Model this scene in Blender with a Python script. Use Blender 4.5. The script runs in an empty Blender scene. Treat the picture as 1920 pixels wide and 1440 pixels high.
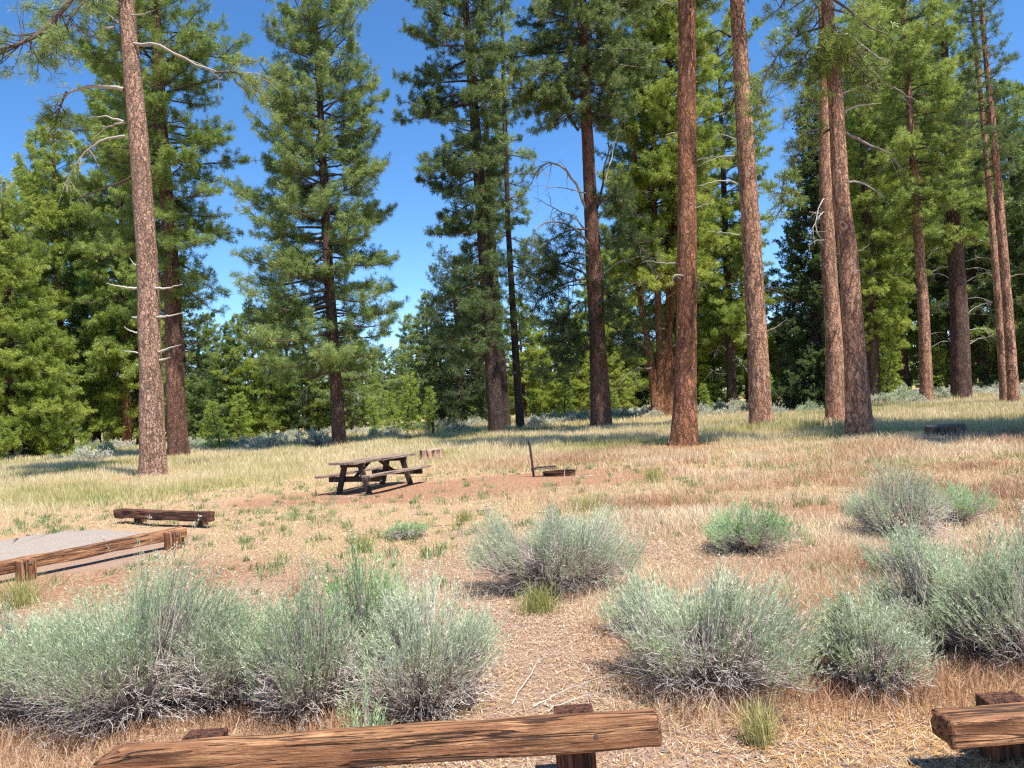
import bpy, math
import numpy as np
from mathutils import Vector, Matrix

S = bpy.context.scene
COL = S.collection
PI = math.pi

# ------------------------------------------------------------------ camera
FPX, HCAM, PITCH, ROLL = 1450.0, 1.85, math.radians(1.38), math.radians(3.8)
_R = np.array([1., 0, 0]); _F = np.array([0, math.cos(PITCH), math.sin(PITCH)]); _U = np.array([0, -math.sin(PITCH), math.cos(PITCH)])
RR = math.cos(ROLL) * _R - math.sin(ROLL) * _U
UU = math.cos(ROLL) * _U + math.sin(ROLL) * _R
cam = bpy.data.cameras.new('camera'); camo = bpy.data.objects.new('camera', cam); COL.objects.link(camo)
cam.sensor_fit = 'HORIZONTAL'; cam.sensor_width = 36.0; cam.lens = FPX / 1920 * 36.0
cam.clip_start = 0.05; cam.clip_end = 3000
camo.matrix_world = Matrix(((RR[0], UU[0], -_F[0], 0), (RR[1], UU[1], -_F[1], 0), (RR[2], UU[2], -_F[2], HCAM), (0, 0, 0, 1)))
S.camera = camo

# ------------------------------------------------------------------ sky + sun
SUN_EL, SUN_AZ = math.radians(64), math.radians(-48)      # azimuth measured from +X (right of frame) towards +Y
SD = Vector((math.cos(SUN_EL) * math.cos(SUN_AZ), math.cos(SUN_EL) * math.sin(SUN_AZ), math.sin(SUN_EL)))
w = bpy.data.worlds.new("World"); S.world = w; w.use_nodes = True
nt = w.node_tree; bg = nt.nodes['Background']
sky = nt.nodes.new('ShaderNodeTexSky'); sky.sky_type = 'NISHITA'; sky.sun_disc = False
sky.sun_elevation = SUN_EL; sky.sun_rotation = math.atan2(SD.x, SD.y)
sky.altitude = 3000; sky.air_density = 1.0; sky.dust_density = 0.05; sky.ozone_density = 2.2
hs = nt.nodes.new('ShaderNodeHueSaturation'); hs.inputs['Saturation'].default_value = 1.22; nt.links.new(sky.outputs[0], hs.inputs['Color'])
nt.links.new(hs.outputs[0], bg.inputs[0]); bg.inputs[1].default_value = 0.135
sl = bpy.data.lights.new('sun', 'SUN'); sl.energy = 5.0; sl.angle = math.radians(0.5); sl.color = (1.0, 0.955, 0.88)
so = bpy.data.objects.new('sun', sl); COL.objects.link(so); so.rotation_euler = SD.to_track_quat('Z', 'Y').to_euler(); so.location = (0, 0, 60)
S.view_settings.view_transform = 'Standard'; S.view_settings.look = 'None'; S.view_settings.exposure = 0.95; S.view_settings.gamma = 1
S.render.engine = 'CYCLES'
S.cycles.max_bounces = 5; S.cycles.diffuse_bounces = 3; S.cycles.glossy_bounces = 1; S.cycles.transmission_bounces = 3; S.cycles.transparent_max_bounces = 4
S.cycles.use_denoising = False; S.cycles.caustics_reflective = False; S.cycles.caustics_refractive = False
S.cycles.pixel_filter_type = 'BLACKMAN_HARRIS'; S.cycles.filter_width = 1.3

# ------------------------------------------------------------------ helpers
def ray(px, py):
    return _F * FPX + RR * (px - 960) + UU * (720 - py)
def G(px, py, z=0.0):                                     # photo pixel -> point on the ground (or at height z)
    d = ray(px, py); t = (z - HCAM) / d[2]; return np.array([0, 0, HCAM]) + d * t
def AT(px, py, Y):                                        # photo pixel -> point at distance Y
    d = ray(px, py); return np.array([0, 0, HCAM]) + d * (Y / d[1])
def proj(P):
    P = np.atleast_2d(P); q = P - np.array([0, 0, HCAM]); zz = q @ _F
    return 960 + FPX * (q @ RR) / zz, 720 - FPX * (q @ UU) / zz
def hor(px): return 755 - (px - 960) * math.tan(ROLL)

def _hash(ix, iy, s):
    h = (ix.astype(np.int64) * 374761393 + iy.astype(np.int64) * 668265263 + s * 1442695041) & 0xffffffff
    h = ((h ^ (h >> 13)) * 1274126177) & 0xffffffff
    return ((h ^ (h >> 16)) & 0xffffff) / float(0xffffff)
def vn(x, y, s=0):
    x = np.asarray(x, float); y = np.asarray(y, float)
    ix, iy = np.floor(x), np.floor(y); fx, fy = x - ix, y - iy
    fx = fx * fx * (3 - 2 * fx); fy = fy * fy * (3 - 2 * fy)
    a, b = _hash(ix, iy, s), _hash(ix + 1, iy, s); cc, d = _hash(ix, iy + 1, s), _hash(ix + 1, iy + 1, s)
    return (a + (b - a) * fx) * (1 - fy) + (cc + (d - cc) * fx) * fy
def fbm(x, y, s=0, o=3):
    r = 0; a = 0.5; t = 0
    for i in range(o):
        r = r + a * vn(x * 2 ** i, y * 2 ** i, s + i); t += a; a *= .5
    return r / t
def sst(a, b, x):
    t = np.clip((np.asarray(x, float) - a) / (b - a), 0, 1); return t * t * (3 - 2 * t)
def norm(v):
    return v / np.maximum(np.linalg.norm(v, axis=-1, keepdims=True), 1e-9)
def runit(rng, n):
    return norm(rng.normal(size=(n, 3)))

MOUNDS = []
def gz(x, y):                                             # height of the ground
    x = np.asarray(x, float); y = np.asarray(y, float)
    h = (fbm(x * .22, y * .22, 3) - .5) * .16 + (fbm(x * 1.3, y * 1.3, 9) - .5) * .05
    r = np.hypot(x, y)
    h = h * sst(3, 7, r) + (fbm(x * 3, y * 3, 19) - .5) * .02
    flat = np.exp(-(((x + 9) / 5.5) ** 4 + ((y - 10.8) / 3.2) ** 4))
    h = h * (1 - flat)
    for mx, my, mr, mh in MOUNDS:
        h = h + mh * np.exp(-(((x - mx) ** 2 + (y - my) ** 2) / mr ** 2))
    return h

class MB:
    def __init__(s): s.V = []; s.F = []; s.A = []; s.n = 0
    def add(s, V, F, A=None):
        V = np.asarray(V, float).reshape(-1, 3); F = np.asarray(F, np.int64)
        if len(V) == 0: return
        s.V.append(V); s.F.append(F + s.n); s.n += len(V)
        s.A.append(np.full((len(V), 3), .5) if A is None else np.broadcast_to(np.asarray(A, float), (len(V), 3)))
    def build(s, name, mat, parent=None, smooth=False):
        V = np.concatenate(s.V).astype(np.float32); me = bpy.data.meshes.new(name)
        lt = []; idx = []
        for f in s.F:
            lt.append(np.full(len(f), f.shape[1], np.int32)); idx.append(f.ravel())
        lt = np.concatenate(lt); idx = np.concatenate(idx).astype(np.int32)
        me.vertices.add(len(V)); me.vertices.foreach_set('co', V.ravel())
        me.loops.add(len(idx)); me.loops.foreach_set('vertex_index', idx)
        me.polygons.add(len(lt)); st = np.zeros(len(lt), np.int32); st[1:] = np.cumsum(lt)[:-1]
        me.polygons.foreach_set('loop_start', st)
        me.polygons.foreach_set('use_smooth', np.full(len(lt), smooth, bool))
        me.update(calc_edges=True)
        a = me.attributes.new('tone', 'FLOAT_VECTOR', 'POINT')
        a.data.foreach_set('vector', np.concatenate(s.A).astype(np.float32).ravel())
        me.materials.append(mat)
        o = bpy.data.objects.new(name, me); COL.objects.link(o)
        if parent is not None: o.parent = parent
        return o

def tubes(mb, P, R, sides=5, A=None, cap=False, rough=0.0, rng=None):
    P = np.asarray(P, float); R = np.asarray(R, float); n, k, _ = P.shape
    T = np.gradient(P, axis=1); T = norm(T)
    m = norm(T.mean(axis=1)); ref = np.where(np.abs(m[:, 2:3]) > .8, np.array([[1., 0, 0]]), np.array([[0, 0, 1.]]))
    N1 = norm(np.cross(T, ref[:, None, :])); N2 = np.cross(T, N1)
    a = np.arange(sides) * 2 * PI / sides
    rr = R[:, :, None] * np.ones(sides)
    if rough and rng is not None: rr = rr * (1 + rng.uniform(-rough, rough, rr.shape))
    V = P[:, :, None, :] + rr[..., None] * (np.cos(a)[None, None, :, None] * N1[:, :, None, :] + np.sin(a)[None, None, :, None] * N2[:, :, None, :])
    base = (np.arange(n) * k * sides)[:, None, None]; i = (np.arange(k - 1) * sides)[None, :, None]; j = np.arange(sides)[None, None, :]; j2 = (j + 1) % sides
    F = np.stack([base + i + j, base + i + j2, base + i + sides + j2, base + i + sides + j], -1).reshape(-1, 4)
    if A is not None:
        A = np.repeat(np.asarray(A, float).reshape(n, 1, 3), k * sides, axis=1).reshape(-1, 3)
    mb.add(V.reshape(-1, 3), F, A)
    if cap:
        for q in range(n):
            o = V[q, -1]; cc = o.mean(0); vv = np.vstack([o, cc]); f = np.array([[x, (x + 1) % sides, sides] for x in range(sides)])
            mb.add(vv, f, None if A is None else A[q * k * sides])

def box(mb, c, s, rot=None, nx=1, ny=1, nz=1, bev=0.0, wob=0.0, rng=None, A=None):
    """subdivided, chamfered box centred on c with size s, rot = 3x3 matrix"""
    s = np.asarray(s, float) / 2
    def axis(n, h):
        if bev > 0: return np.concatenate([[-h, -h + bev], np.linspace(-h + bev, h - bev, n + 1)[1:-1], [h - bev, h]])
        return np.linspace(-h, h, n + 1)
    ax = [axis(nx, s[0]), axis(ny, s[1]), axis(nz, s[2])]
    V = []; F = []; cnt = 0
    for d in range(3):
        u, v = [(1, 2), (2, 0), (0, 1)][d]
        for sg in (-1, 1):
            a, b = np.meshgrid(ax[u], ax[v], indexing='ij'); p = np.zeros(a.shape + (3,)); p[..., u] = a; p[..., v] = b; p[..., d] = sg * s[d]
            na, nb = a.shape; V.append(p.reshape(-1, 3))
            i, j = np.meshgrid(np.arange(na - 1), np.arange(nb - 1), indexing='ij'); k = i * nb + j
            f = np.stack([k, k + nb, k + nb + 1, k + 1], -1).reshape(-1, 4)
            if sg < 0: f = f[:, ::-1]
            F.append(f + cnt); cnt += na * nb
    V = np.concatenate(V)
    if bev > 0:
        q = np.clip(V, -(s - bev), s - bev); dd = V - q; l = np.linalg.norm(dd, axis=1, keepdims=True)
        V = np.where(l > 1e-9, q + dd / np.maximum(l, 1e-9) * bev, V)
    if wob > 0:
        V = V + wob * np.stack([vn(V[:, 0] * 3 + 7, V[:, 1] * 9 + V[:, 2] * 9, 5) - .5, vn(V[:, 0] * 4, V[:, 2] * 14 + 3, 6) - .5, vn(V[:, 0] * 4 + 5, V[:, 1] * 14, 7) - .5], -1)
    if rot is not None: V = V @ np.asarray(rot).T
    mb.add(V + np.asarray(c, float), np.concatenate(F), A)

def rotz(a): return np.array([[math.cos(a), -math.sin(a), 0], [math.sin(a), math.cos(a), 0], [0, 0, 1.]])
def frame(d, up=(0, 0, 1)):                                # columns: x along d
    d = norm(np.asarray(d, float)); y = norm(np.cross(up, d)); z = np.cross(d, y); return np.stack([d, y, z], 1)

def tag(o, label=None, cat=None, group=None, kind=None):
    if label: o['label'] = label
    if cat: o['category'] = cat
    if group: o['group'] = group
    if kind: o['kind'] = kind
    return o
def empty(name, loc, rz=0.0):
    o = bpy.data.objects.new(name, None); COL.objects.link(o); o.location = [float(v) for v in loc]; o.rotation_euler = (0, 0, rz); o.empty_display_size = .3; return o
def copy_tree(o, parent=None):
    r = o.copy(); COL.objects.link(r); r.parent = parent
    for ch in list(o.children): copy_tree(ch, r)
    return r

# ------------------------------------------------------------------ materials
def mat(name):
    m = bpy.data.materials.new(name); m.use_nodes = True; n = m.node_tree
    for x in list(n.nodes): n.nodes.remove(x)
    out = n.nodes.new('ShaderNodeOutputMaterial'); b = n.nodes.new('ShaderNodeBsdfPrincipled'); n.links.new(b.outputs[0], out.inputs[0])
    b.inputs['Roughness'].default_value = .85; b.inputs['Specular IOR Level'].default_value = .25
    return m, n, b, out
def nd(n, t, **k):
    x = n.nodes.new(t)
    for a, v in k.items(): setattr(x, a, v)
    return x
def lk(n, a, b): n.links.new(a, b)
def coords(n, scale=(1, 1, 1), kind='Object'):
    tc = nd(n, 'ShaderNodeTexCoord'); mp = nd(n, 'ShaderNodeMapping'); mp.inputs['Scale'].default_value = scale
    lk(n, tc.outputs[kind], mp.inputs[0]); return mp.outputs[0]
def noise(n, vec, scale, detail=4, rough=.6, dist=0):
    x = nd(n, 'ShaderNodeTexNoise'); x.inputs['Scale'].default_value = scale; x.inputs['Detail'].default_value = detail
    x.inputs['Roughness'].default_value = rough; x.inputs['Distortion'].default_value = dist; lk(n, vec, x.inputs['Vector']); return x.outputs['Fac']
def ramp(n, f, stops):
    r = nd(n, 'ShaderNodeValToRGB'); e = r.color_ramp.elements
    while len(e) < len(stops): e.new(.5)
    for i, (p, cc) in enumerate(stops):
        e[i].position = p; e[i].color = (cc, cc, cc, 1) if isinstance(cc, (int, float)) else (*cc, 1)
    if f is not None: lk(n, f, r.inputs[0])
    return r.outputs[0]
def mix(n, f, a, b, bt='MIX'):
    x = nd(n, 'ShaderNodeMix', data_type='RGBA', blend_type=bt)
    for s, v in ((0, f), (6, a), (7, b)):
        if isinstance(v, (int, float)): x.inputs[s].default_value = v if s == 0 else (v, v, v, 1)
        elif isinstance(v, tuple): x.inputs[s].default_value = (*v, 1)
        else: lk(n, v, x.inputs[s])
    return x.outputs[2]
def math_(n, op, a, b=None):
    x = nd(n, 'ShaderNodeMath', operation=op)
    for i, v in enumerate((a, b)):
        if v is None: continue
        if isinstance(v, (int, float)): x.inputs[i].default_value = v
        else: lk(n, v, x.inputs[i])
    return x.outputs[0]
def bump(n, b, h, strength=.5, dist=.02):
    x = nd(n, 'ShaderNodeBump'); x.inputs['Strength'].default_value = strength; x.inputs['Distance'].default_value = dist
    lk(n, h, x.inputs['Height']); lk(n, x.outputs[0], b.inputs['Normal'])
def tone(n):
    a = nd(n, 'ShaderNodeAttribute', attribute_name='tone'); s = nd(n, 'ShaderNodeSeparateXYZ'); lk(n, a.outputs['Vector'], s.inputs[0]); return s.outputs

def bark_mat(name, plate1, plate2, fissure, sc=(9, 9, 3.2), edge=.09, bstr=.9):
    m, n, b, o = mat(name)
    tc = nd(n, 'ShaderNodeTexCoord'); oi = nd(n, 'ShaderNodeObjectInfo')
    w1 = nd(n, 'ShaderNodeTexNoise'); w1.inputs['Scale'].default_value = 4.5; w1.inputs['Detail'].default_value = 3; lk(n, tc.outputs['Object'], w1.inputs['Vector'])
    sub = nd(n, 'ShaderNodeVectorMath', operation='SCALE'); lk(n, w1.outputs['Color'], sub.inputs[0]); sub.inputs['Scale'].default_value = .30
    ad = nd(n, 'ShaderNodeVectorMath', operation='ADD'); lk(n, tc.outputs['Object'], ad.inputs[0]); lk(n, sub.outputs[0], ad.inputs[1])
    mp = nd(n, 'ShaderNodeMapping'); mp.inputs['Scale'].default_value = sc; lk(n, ad.outputs[0], mp.inputs[0])
    v = nd(n, 'ShaderNodeTexVoronoi', feature='DISTANCE_TO_EDGE'); v.inputs['Scale'].default_value = 1; lk(n, mp.outputs[0], v.inputs['Vector'])
    vc = nd(n, 'ShaderNodeTexVoronoi'); vc.inputs['Scale'].default_value = 1; lk(n, mp.outputs[0], vc.inputs['Vector'])
    sep = nd(n, 'ShaderNodeSeparateColor'); lk(n, vc.outputs['Color'], sep.inputs[0])
    mp2 = nd(n, 'ShaderNodeMapping'); mp2.inputs['Scale'].default_value = (1, 1, .25); lk(n, tc.outputs['Object'], mp2.inputs[0])
    fine = noise(n, mp2.outputs[0], 55, 5, .7); big = noise(n, mp2.outputs[0], 1.2, 3, .6)
    fac = math_(n, 'ADD', math_(n, 'MULTIPLY', sep.outputs[0], .45), math_(n, 'MULTIPLY', fine, .55))
    colr = mix(n, ramp(n, fac, [(.30, 0), (.70, 1)]), plate1, plate2)
    colr = mix(n, ramp(n, big, [(.3, 0), (.75, .8)]), colr, tuple(x * .75 for x in plate2))
    colr = mix(n, ramp(n, noise(n, tc.outputs['Object'], 2.3, 4), [(.55, 0), (.75, .45)]), colr, (.38, .31, .26))
    mr = nd(n, 'ShaderNodeMapping'); mr.inputs['Scale'].default_value = (sc[0] * .6, sc[1] * .6, sc[2] * .24); lk(n, ad.outputs[0], mr.inputs[0])
    rdg = math_(n, 'ABSOLUTE', math_(n, 'SUBTRACT', noise(n, mr.outputs[0], 1.0, 3, .55, .6), .5))
    fz = math_(n, 'MULTIPLY', math_(n, 'SUBTRACT', fine, .5), .12)
    vert = ramp(n, math_(n, 'ADD', rdg, math_(n, 'MULTIPLY', fz, .15)), [(0, 1), (.018, .85), (.04, 0)])
    crs = ramp(n, math_(n, 'ADD', v.outputs['Distance'], fz), [(0, .7), (edge * .5, .45), (edge * 1.5, 0)])
    fis = math_(n, 'MAXIMUM', vert, crs)
    colr = mix(n, fis, colr, fissure)
    colr = mix(n, math_(n, 'MULTIPLY', oi.outputs['Random'], .3), colr, tuple(x * .6 for x in plate1))
    lk(n, colr, b.inputs['Base Color'])
    hgt = math_(n, 'ADD', math_(n, 'SUBTRACT', 1.0, fis), math_(n, 'MULTIPLY', fine, .6))
    bump(n, b, hgt, bstr, .05); b.inputs['Roughness'].default_value = .92
    return m
M = {}
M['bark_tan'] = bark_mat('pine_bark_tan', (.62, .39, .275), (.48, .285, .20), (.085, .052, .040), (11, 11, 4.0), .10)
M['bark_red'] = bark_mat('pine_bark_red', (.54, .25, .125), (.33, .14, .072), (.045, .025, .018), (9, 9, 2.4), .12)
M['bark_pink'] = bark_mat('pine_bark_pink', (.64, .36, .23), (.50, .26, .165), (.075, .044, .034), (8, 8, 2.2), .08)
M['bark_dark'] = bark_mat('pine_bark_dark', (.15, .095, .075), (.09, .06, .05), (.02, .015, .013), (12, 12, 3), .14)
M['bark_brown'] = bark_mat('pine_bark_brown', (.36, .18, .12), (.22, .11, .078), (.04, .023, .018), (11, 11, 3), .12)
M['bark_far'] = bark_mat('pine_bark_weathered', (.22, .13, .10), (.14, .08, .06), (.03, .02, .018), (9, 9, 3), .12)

def foliage_mat(name, dark, mid, light, brown=.02, tl=.42, tc=(.36, .44, .08)):
    m, n, b, o = mat(name); t = tone(n); oi = nd(n, 'ShaderNodeObjectInfo')
    f = math_(n, 'ADD', math_(n, 'MULTIPLY', t[0], .75), math_(n, 'MULTIPLY', oi.outputs['Random'], .25))
    colr = ramp(n, f, [(.0, dark), (.5, mid), (1, light)])
    colr = mix(n, ramp(n, t[1], [(0, 0), (.985 - brown, 0), (1.0 - brown * .5, 1)]), colr, (.22, .11, .04))
    tr = nd(n, 'ShaderNodeBsdfTranslucent'); mx = nd(n, 'ShaderNodeMixShader'); mx.inputs[0].default_value = tl
    lk(n, colr, b.inputs['Base Color']); lk(n, mix(n, .5, colr, tc), tr.inputs[0])
    lk(n, b.outputs[0], mx.inputs[1]); lk(n, tr.outputs[0], mx.inputs[2]); lk(n, mx.outputs[0], o.inputs[0])
    b.inputs['Roughness'].default_value = .42; b.inputs['Specular IOR Level'].default_value = .5
    return m
M['needle'] = foliage_mat('pine_needles', (.07, .135, .030), (.24, .33, .070), (.50, .56, .15), .035)
M['needle_blue'] = foliage_mat('pine_needles_bluish', (.07, .135, .048), (.23, .32, .105), (.50, .56, .22), .0)
M['needle_yellow'] = foliage_mat('pine_needles_yellowish', (.11, .18, .028), (.34, .42, .068), (.60, .62, .14), .03)
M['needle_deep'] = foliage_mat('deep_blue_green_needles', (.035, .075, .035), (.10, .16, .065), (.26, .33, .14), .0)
M['needle_young'] = foliage_mat('young_pine_needles', (.16, .27, .04), (.32, .43, .07), (.54, .60, .13), .0)
M['sage_far'] = foliage_mat('pale_sage_leaves', (.44, .46, .34), (.60, .61, .48), (.82, .80, .68), .0, .35, (.7, .7, .55))
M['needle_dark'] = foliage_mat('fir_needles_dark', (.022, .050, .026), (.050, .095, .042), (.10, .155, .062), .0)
M['sage_leaf'] = foliage_mat('sage_leaves', (.31, .39, .22), (.48, .55, .34), (.76, .77, .60), .0, .38, (.55, .62, .42))
M['sage_green'] = foliage_mat('sage_leaves_green', (.25, .40, .15), (.40, .55, .26), (.60, .70, .45), .0, .38, (.4, .6, .25))

def simple_tone(name, stops, rough=.8, transl=0.0):
    m, n, b, o = mat(name); t = tone(n); colr = ramp(n, t[0], stops); lk(n, colr, b.inputs['Base Color']); b.inputs['Roughness'].default_value = rough
    if transl:
        tr = nd(n, 'ShaderNodeBsdfTranslucent'); mx = nd(n, 'ShaderNodeMixShader'); mx.inputs[0].default_value = transl
        lk(n, colr, tr.inputs[0]); lk(n, b.outputs[0], mx.inputs[1]); lk(n, tr.outputs[0], mx.inputs[2]); lk(n, mx.outputs[0], o.inputs[0])
    return m
M['branch'] = simple_tone('branch_bark', [(0, (.035, .026, .022)), (.6, (.10, .07, .055)), (1, (.20, .16, .14))])
M['deadwood'] = simple_tone('bleached_dead_wood', [(0, (.14, .11, .09)), (.5, (.28, .24, .21)), (1, (.48, .44, .39))])
M['twig'] = simple_tone('sage_twigs', [(0, (.16, .12, .095)), (.5, (.36, .30, .26)), (1, (.60, .54, .49))])
M['seed'] = simple_tone('sage_seed_heads', [(0, (.36, .28, .20)), (1, (.56, .47, .37))])
M['grass'] = simple_tone('meadow_grass', [(0, (.15, .20, .045)), (.35, (.34, .35, .11)), (.65, (.54, .47, .22)), (1, (.70, .58, .36))], .7, .3)
M['cheat'] = simple_tone('cheatgrass', [(0, (.34, .17, .11)), (.35, (.54, .33, .20)), (.65, (.66, .48, .30)), (1, (.80, .68, .48))], .75, .3)
M['straw'] = simple_tone('straw_litter', [(0, (.18, .10, .06)), (.4, (.43, .26, .15)), (.7, (.58, .42, .27)), (1, (.70, .60, .47))], .8)
M['needle_litter'] = simple_tone('fallen_needles', [(0, (.22, .09, .03)), (.5, (.50, .26, .08)), (1, (.70, .47, .20))], .7)
M['weed'] = simple_tone('weeds', [(0, (.09, .15, .05)), (.5, (.18, .26, .09)), (1, (.33, .40, .20))], .7, .25)
M['stone'] = simple_tone('lava_pebbles', [(0, (.05, .042, .038)), (.6, (.13, .11, .10)), (1, (.30, .26, .23))], .9)

# ---- stained timber (beam runs along local X)
def wood_mat(name, c1, c2, c3, along=(1.2, 22, 22)):
    m, n, b, o = mat(name); vec = coords(n, along)
    g = noise(n, vec, 1.0, 6, .65, .8); g2 = noise(n, coords(n, (3, 90, 90)), 1.0, 5, .7)
    colr = ramp(n, g, [(.25, c3), (.45, c2), (.62, c1), (.8, tuple(min(1, x * 1.35) for x in c1))])
    colr = mix(n, ramp(n, noise(n, coords(n, (1, 3, 3)), 2.2, 5), [(.42, 0), (.62, .65)]), colr, c3)
    colr = mix(n, ramp(n, noise(n, coords(n, (1.6, 14, 14)), 1.7, 4), [(.55, 0), (.68, .6)]), colr, tuple(min(1, x * 1.7) for x in c1))
    colr = mix(n, ramp(n, g2, [(.45, 0), (.7, .5)]), colr, tuple(x * .45 for x in c3))
    cr = noise(n, coords(n, (.9, 30, 30)), 1.0, 2, .4, .3)
    crk = math_(n, 'MAXIMUM', ramp(n, cr, [(.56, 0), (.585, 1), (.61, 1), (.63, 0)]), ramp(n, noise(n, coords(n, (1.6, 55, 55)), 1.0, 2, .4, .3), [(.60, 0), (.62, .9), (.64, .9), (.66, 0)]))
    colr = mix(n, math_(n, 'MULTIPLY', crk, .85), colr, (.018, .010, .008))
    # a few knots
    v = nd(n, 'ShaderNodeTexVoronoi'); v.inputs['Scale'].default_value = 2.3; lk(n, coords(n, (.6, 1.5, 1.5)), v.inputs['Vector'])
    k = ramp(n, v.outputs['Distance'], [(0, 1), (.06, .9), (.10, 0)]); colr = mix(n, k, colr, tuple(x * .3 for x in c3))
    lk(n, colr, b.inputs['Base Color'])
    h = math_(n, 'SUBTRACT', math_(n, 'ADD', g, math_(n, 'MULTIPLY', g2, .6)), math_(n, 'MULTIPLY', crk, 1.2))
    bump(n, b, h, 1.0, .02); b.inputs['Roughness'].default_value = .7; b.inputs['Specular IOR Level'].default_value = .3
    return m
M['log'] = wood_mat('stained_log', (.50, .265, .13), (.33, .15, .066), (.15, .06, .028))
M['log_dark'] = wood_mat('creosoted_log', (.20, .085, .045), (.125, .048, .025), (.06, .022, .013))
M['table'] = wood_mat('brown_painted_boards', (.105, .068, .050), (.075, .048, .037), (.042, .027, .021))
M['table_top'] = wood_mat('weathered_table_boards', (.42, .31, .23), (.34, .24, .18), (.23, .16, .12))
def metal_mat(name, c1, c2, metallic=.6, rough=.6):
    m, n, b, o = mat(name); g = noise(n, coords(n), 14, 5, .7); lk(n, ramp(n, g, [(.35, c1), (.65, c2)]), b.inputs['Base Color'])
    b.inputs['Metallic'].default_value = metallic; b.inputs['Roughness'].default_value = rough; bump(n, b, g, .3, .01); return m
M['rust'] = metal_mat('rusty_steel', (.05, .025, .018), (.15, .065, .038), .3, .8)
M['steel'] = metal_mat('weathered_iron', (.05, .042, .04), (.14, .10, .085), .7, .55)
M['bolt'] = metal_mat('bolt_steel', (.09, .07, .06), (.18, .14, .12), .6, .5)

# ---- ground
def ground_mat():
    m, n, b, o = mat('forest_floor'); vec = coords(n); t = tone(n)
    f1 = noise(n, vec, 2.0, 8, .7); f2 = noise(n, vec, 14, 6, .75); f3 = noise(n, vec, 60, 4, .7); sp = noise(n, coords(n, (1, 1.8, 1)), 38, 5, .8, 1.5)
    dirt = ramp(n, f2, [(.3, (.20, .09, .045)), (.5, (.36, .19, .11)), (.7, (.47, .29, .18))])
    straw = ramp(n, sp, [(.32, (.21, .115, .065)), (.48, (.45, .285, .16)), (.6, (.60, .435, .27)), (.74, (.72, .61, .46))])
    duff = ramp(n, sp, [(.32, (.13, .07, .045)), (.47, (.34, .21, .15)), (.60, (.50, .36, .27)), (.68, (.68, .56, .46))])
    green = ramp(n, f2, [(.3, (.20, .17, .07)), (.5, (.38, .31, .14)), (.7, (.54, .44, .24))])
    brk = math_(n, 'MULTIPLY', math_(n, 'SUBTRACT', f2, .5), 1.0)
    def edge(ch): return ramp(n, math_(n, 'ADD', ch, brk), [(.38, 0), (.62, 1)])
    colr = mix(n, edge(t[0]), duff, straw)
    colr = mix(n, edge(t[2]), colr, green)
    colr = mix(n, edge(t[1]), colr, dirt)
    colr = mix(n, ramp(n, f1, [(.35, .0), (.75, .35)]), colr, (.30, .20, .14))
    colr = mix(n, ramp(n, f3, [(.35, .45), (.5, 0)]), colr, (.10, .06, .04))
    lk(n, colr, b.inputs['Base Color']); b.inputs['Roughness'].default_value = .95; b.inputs['Specular IOR Level'].default_value = .1
    bump(n, b, math_(n, 'ADD', f2, math_(n, 'ADD', math_(n, 'MULTIPLY', f3, .5), sp)), .7, .03)
    return m
M['ground'] = ground_mat()
def gravel_mat():
    m, n, b, o = mat('gravel'); v = nd(n, 'ShaderNodeTexVoronoi'); v.inputs['Scale'].default_value = 80; lk(n, coords(n), v.inputs['Vector'])
    g = noise(n, coords(n), 3, 5); s = nd(n, 'ShaderNodeSeparateColor'); lk(n, v.outputs['Color'], s.inputs[0])
    colr = ramp(n, s.outputs[0], [(0, (.24, .195, .16)), (.5, (.34, .285, .24)), (1, (.44, .38, .32))])
    colr = mix(n, ramp(n, g, [(.5, 0), (.75, .5)]), colr, (.30, .22, .18)); lk(n, colr, b.inputs['Base Color'])
    bump(n, b, v.outputs['Distance'], .7, .02); b.inputs['Roughness'].default_value = .95; return m
M['gravel'] = gravel_mat()

# ------------------------------------------------------------------ ground sheet
def zone(x, y):
    """weights of straw, bare dirt, green by place"""
    x = np.asarray(x, float); y = np.asarray(y, float)
    nz = (fbm(x * .5, y * .35, 31) - .5) * 2
    dirt = np.exp(-(((x - 1.0) / 3.4) ** 2 + ((y - 18.2) / 2.1) ** 2) * 1.0) * 1.3
    dirt = np.maximum(dirt, np.exp(-(((x + 2.6) / 3.8) ** 2 + ((y - 17.5) / 2.2) ** 2)) * 1.2)
    dirt = np.maximum(dirt, np.exp(-(((x + 5.2) / 2.6) ** 2 + ((y - 9.4) / 1.3) ** 2)) * .95)
    dirt = np.maximum(dirt, np.exp(-(((x - 5.0) / 2.3) ** 2 + ((y - 11.2) / 1.2) ** 2)) * .9)
    for bx, by in ((286, 893), (335, 857), (1240, 785), (1280, 838), (1568, 795), (1735, 757), (1800, 750), (1890, 760)):
        q = G(bx, by); dirt = np.maximum(dirt, np.exp(-(((x - q[0]) / 1.7) ** 2 + ((y - q[1] + .3) / 1.7) ** 2)) * .9)
    edge = 24 + nz * 3 - 5.5 * sst(-4, -11, x) - 1.5 * sst(4, 12, x)
    green = sst(edge - 2.5, edge + 2.5, y) * (.75 + .25 * nz)
    straw = np.clip(sst(9, 14, y + nz * 2) * .8 + .35 * (nz > .1) + sst(.8, 3, x) * sst(8, 4, y) * .9, 0, 1)
    dirt = np.clip(dirt + nz * .22, 0, 1) * (dirt > .1)
    return straw, dirt, np.clip(green * (1 - dirt * .8), 0, 1)
q = G(1240, 785); MOUNDS.append((q[0], q[1], 2.2, .22))
q = G(1568, 795); MOUNDS.append((q[0], q[1], 1.8, .10))
q = G(1280, 838); MOUNDS.append((q[0], q[1] + .3, 1.3, .07))
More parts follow.
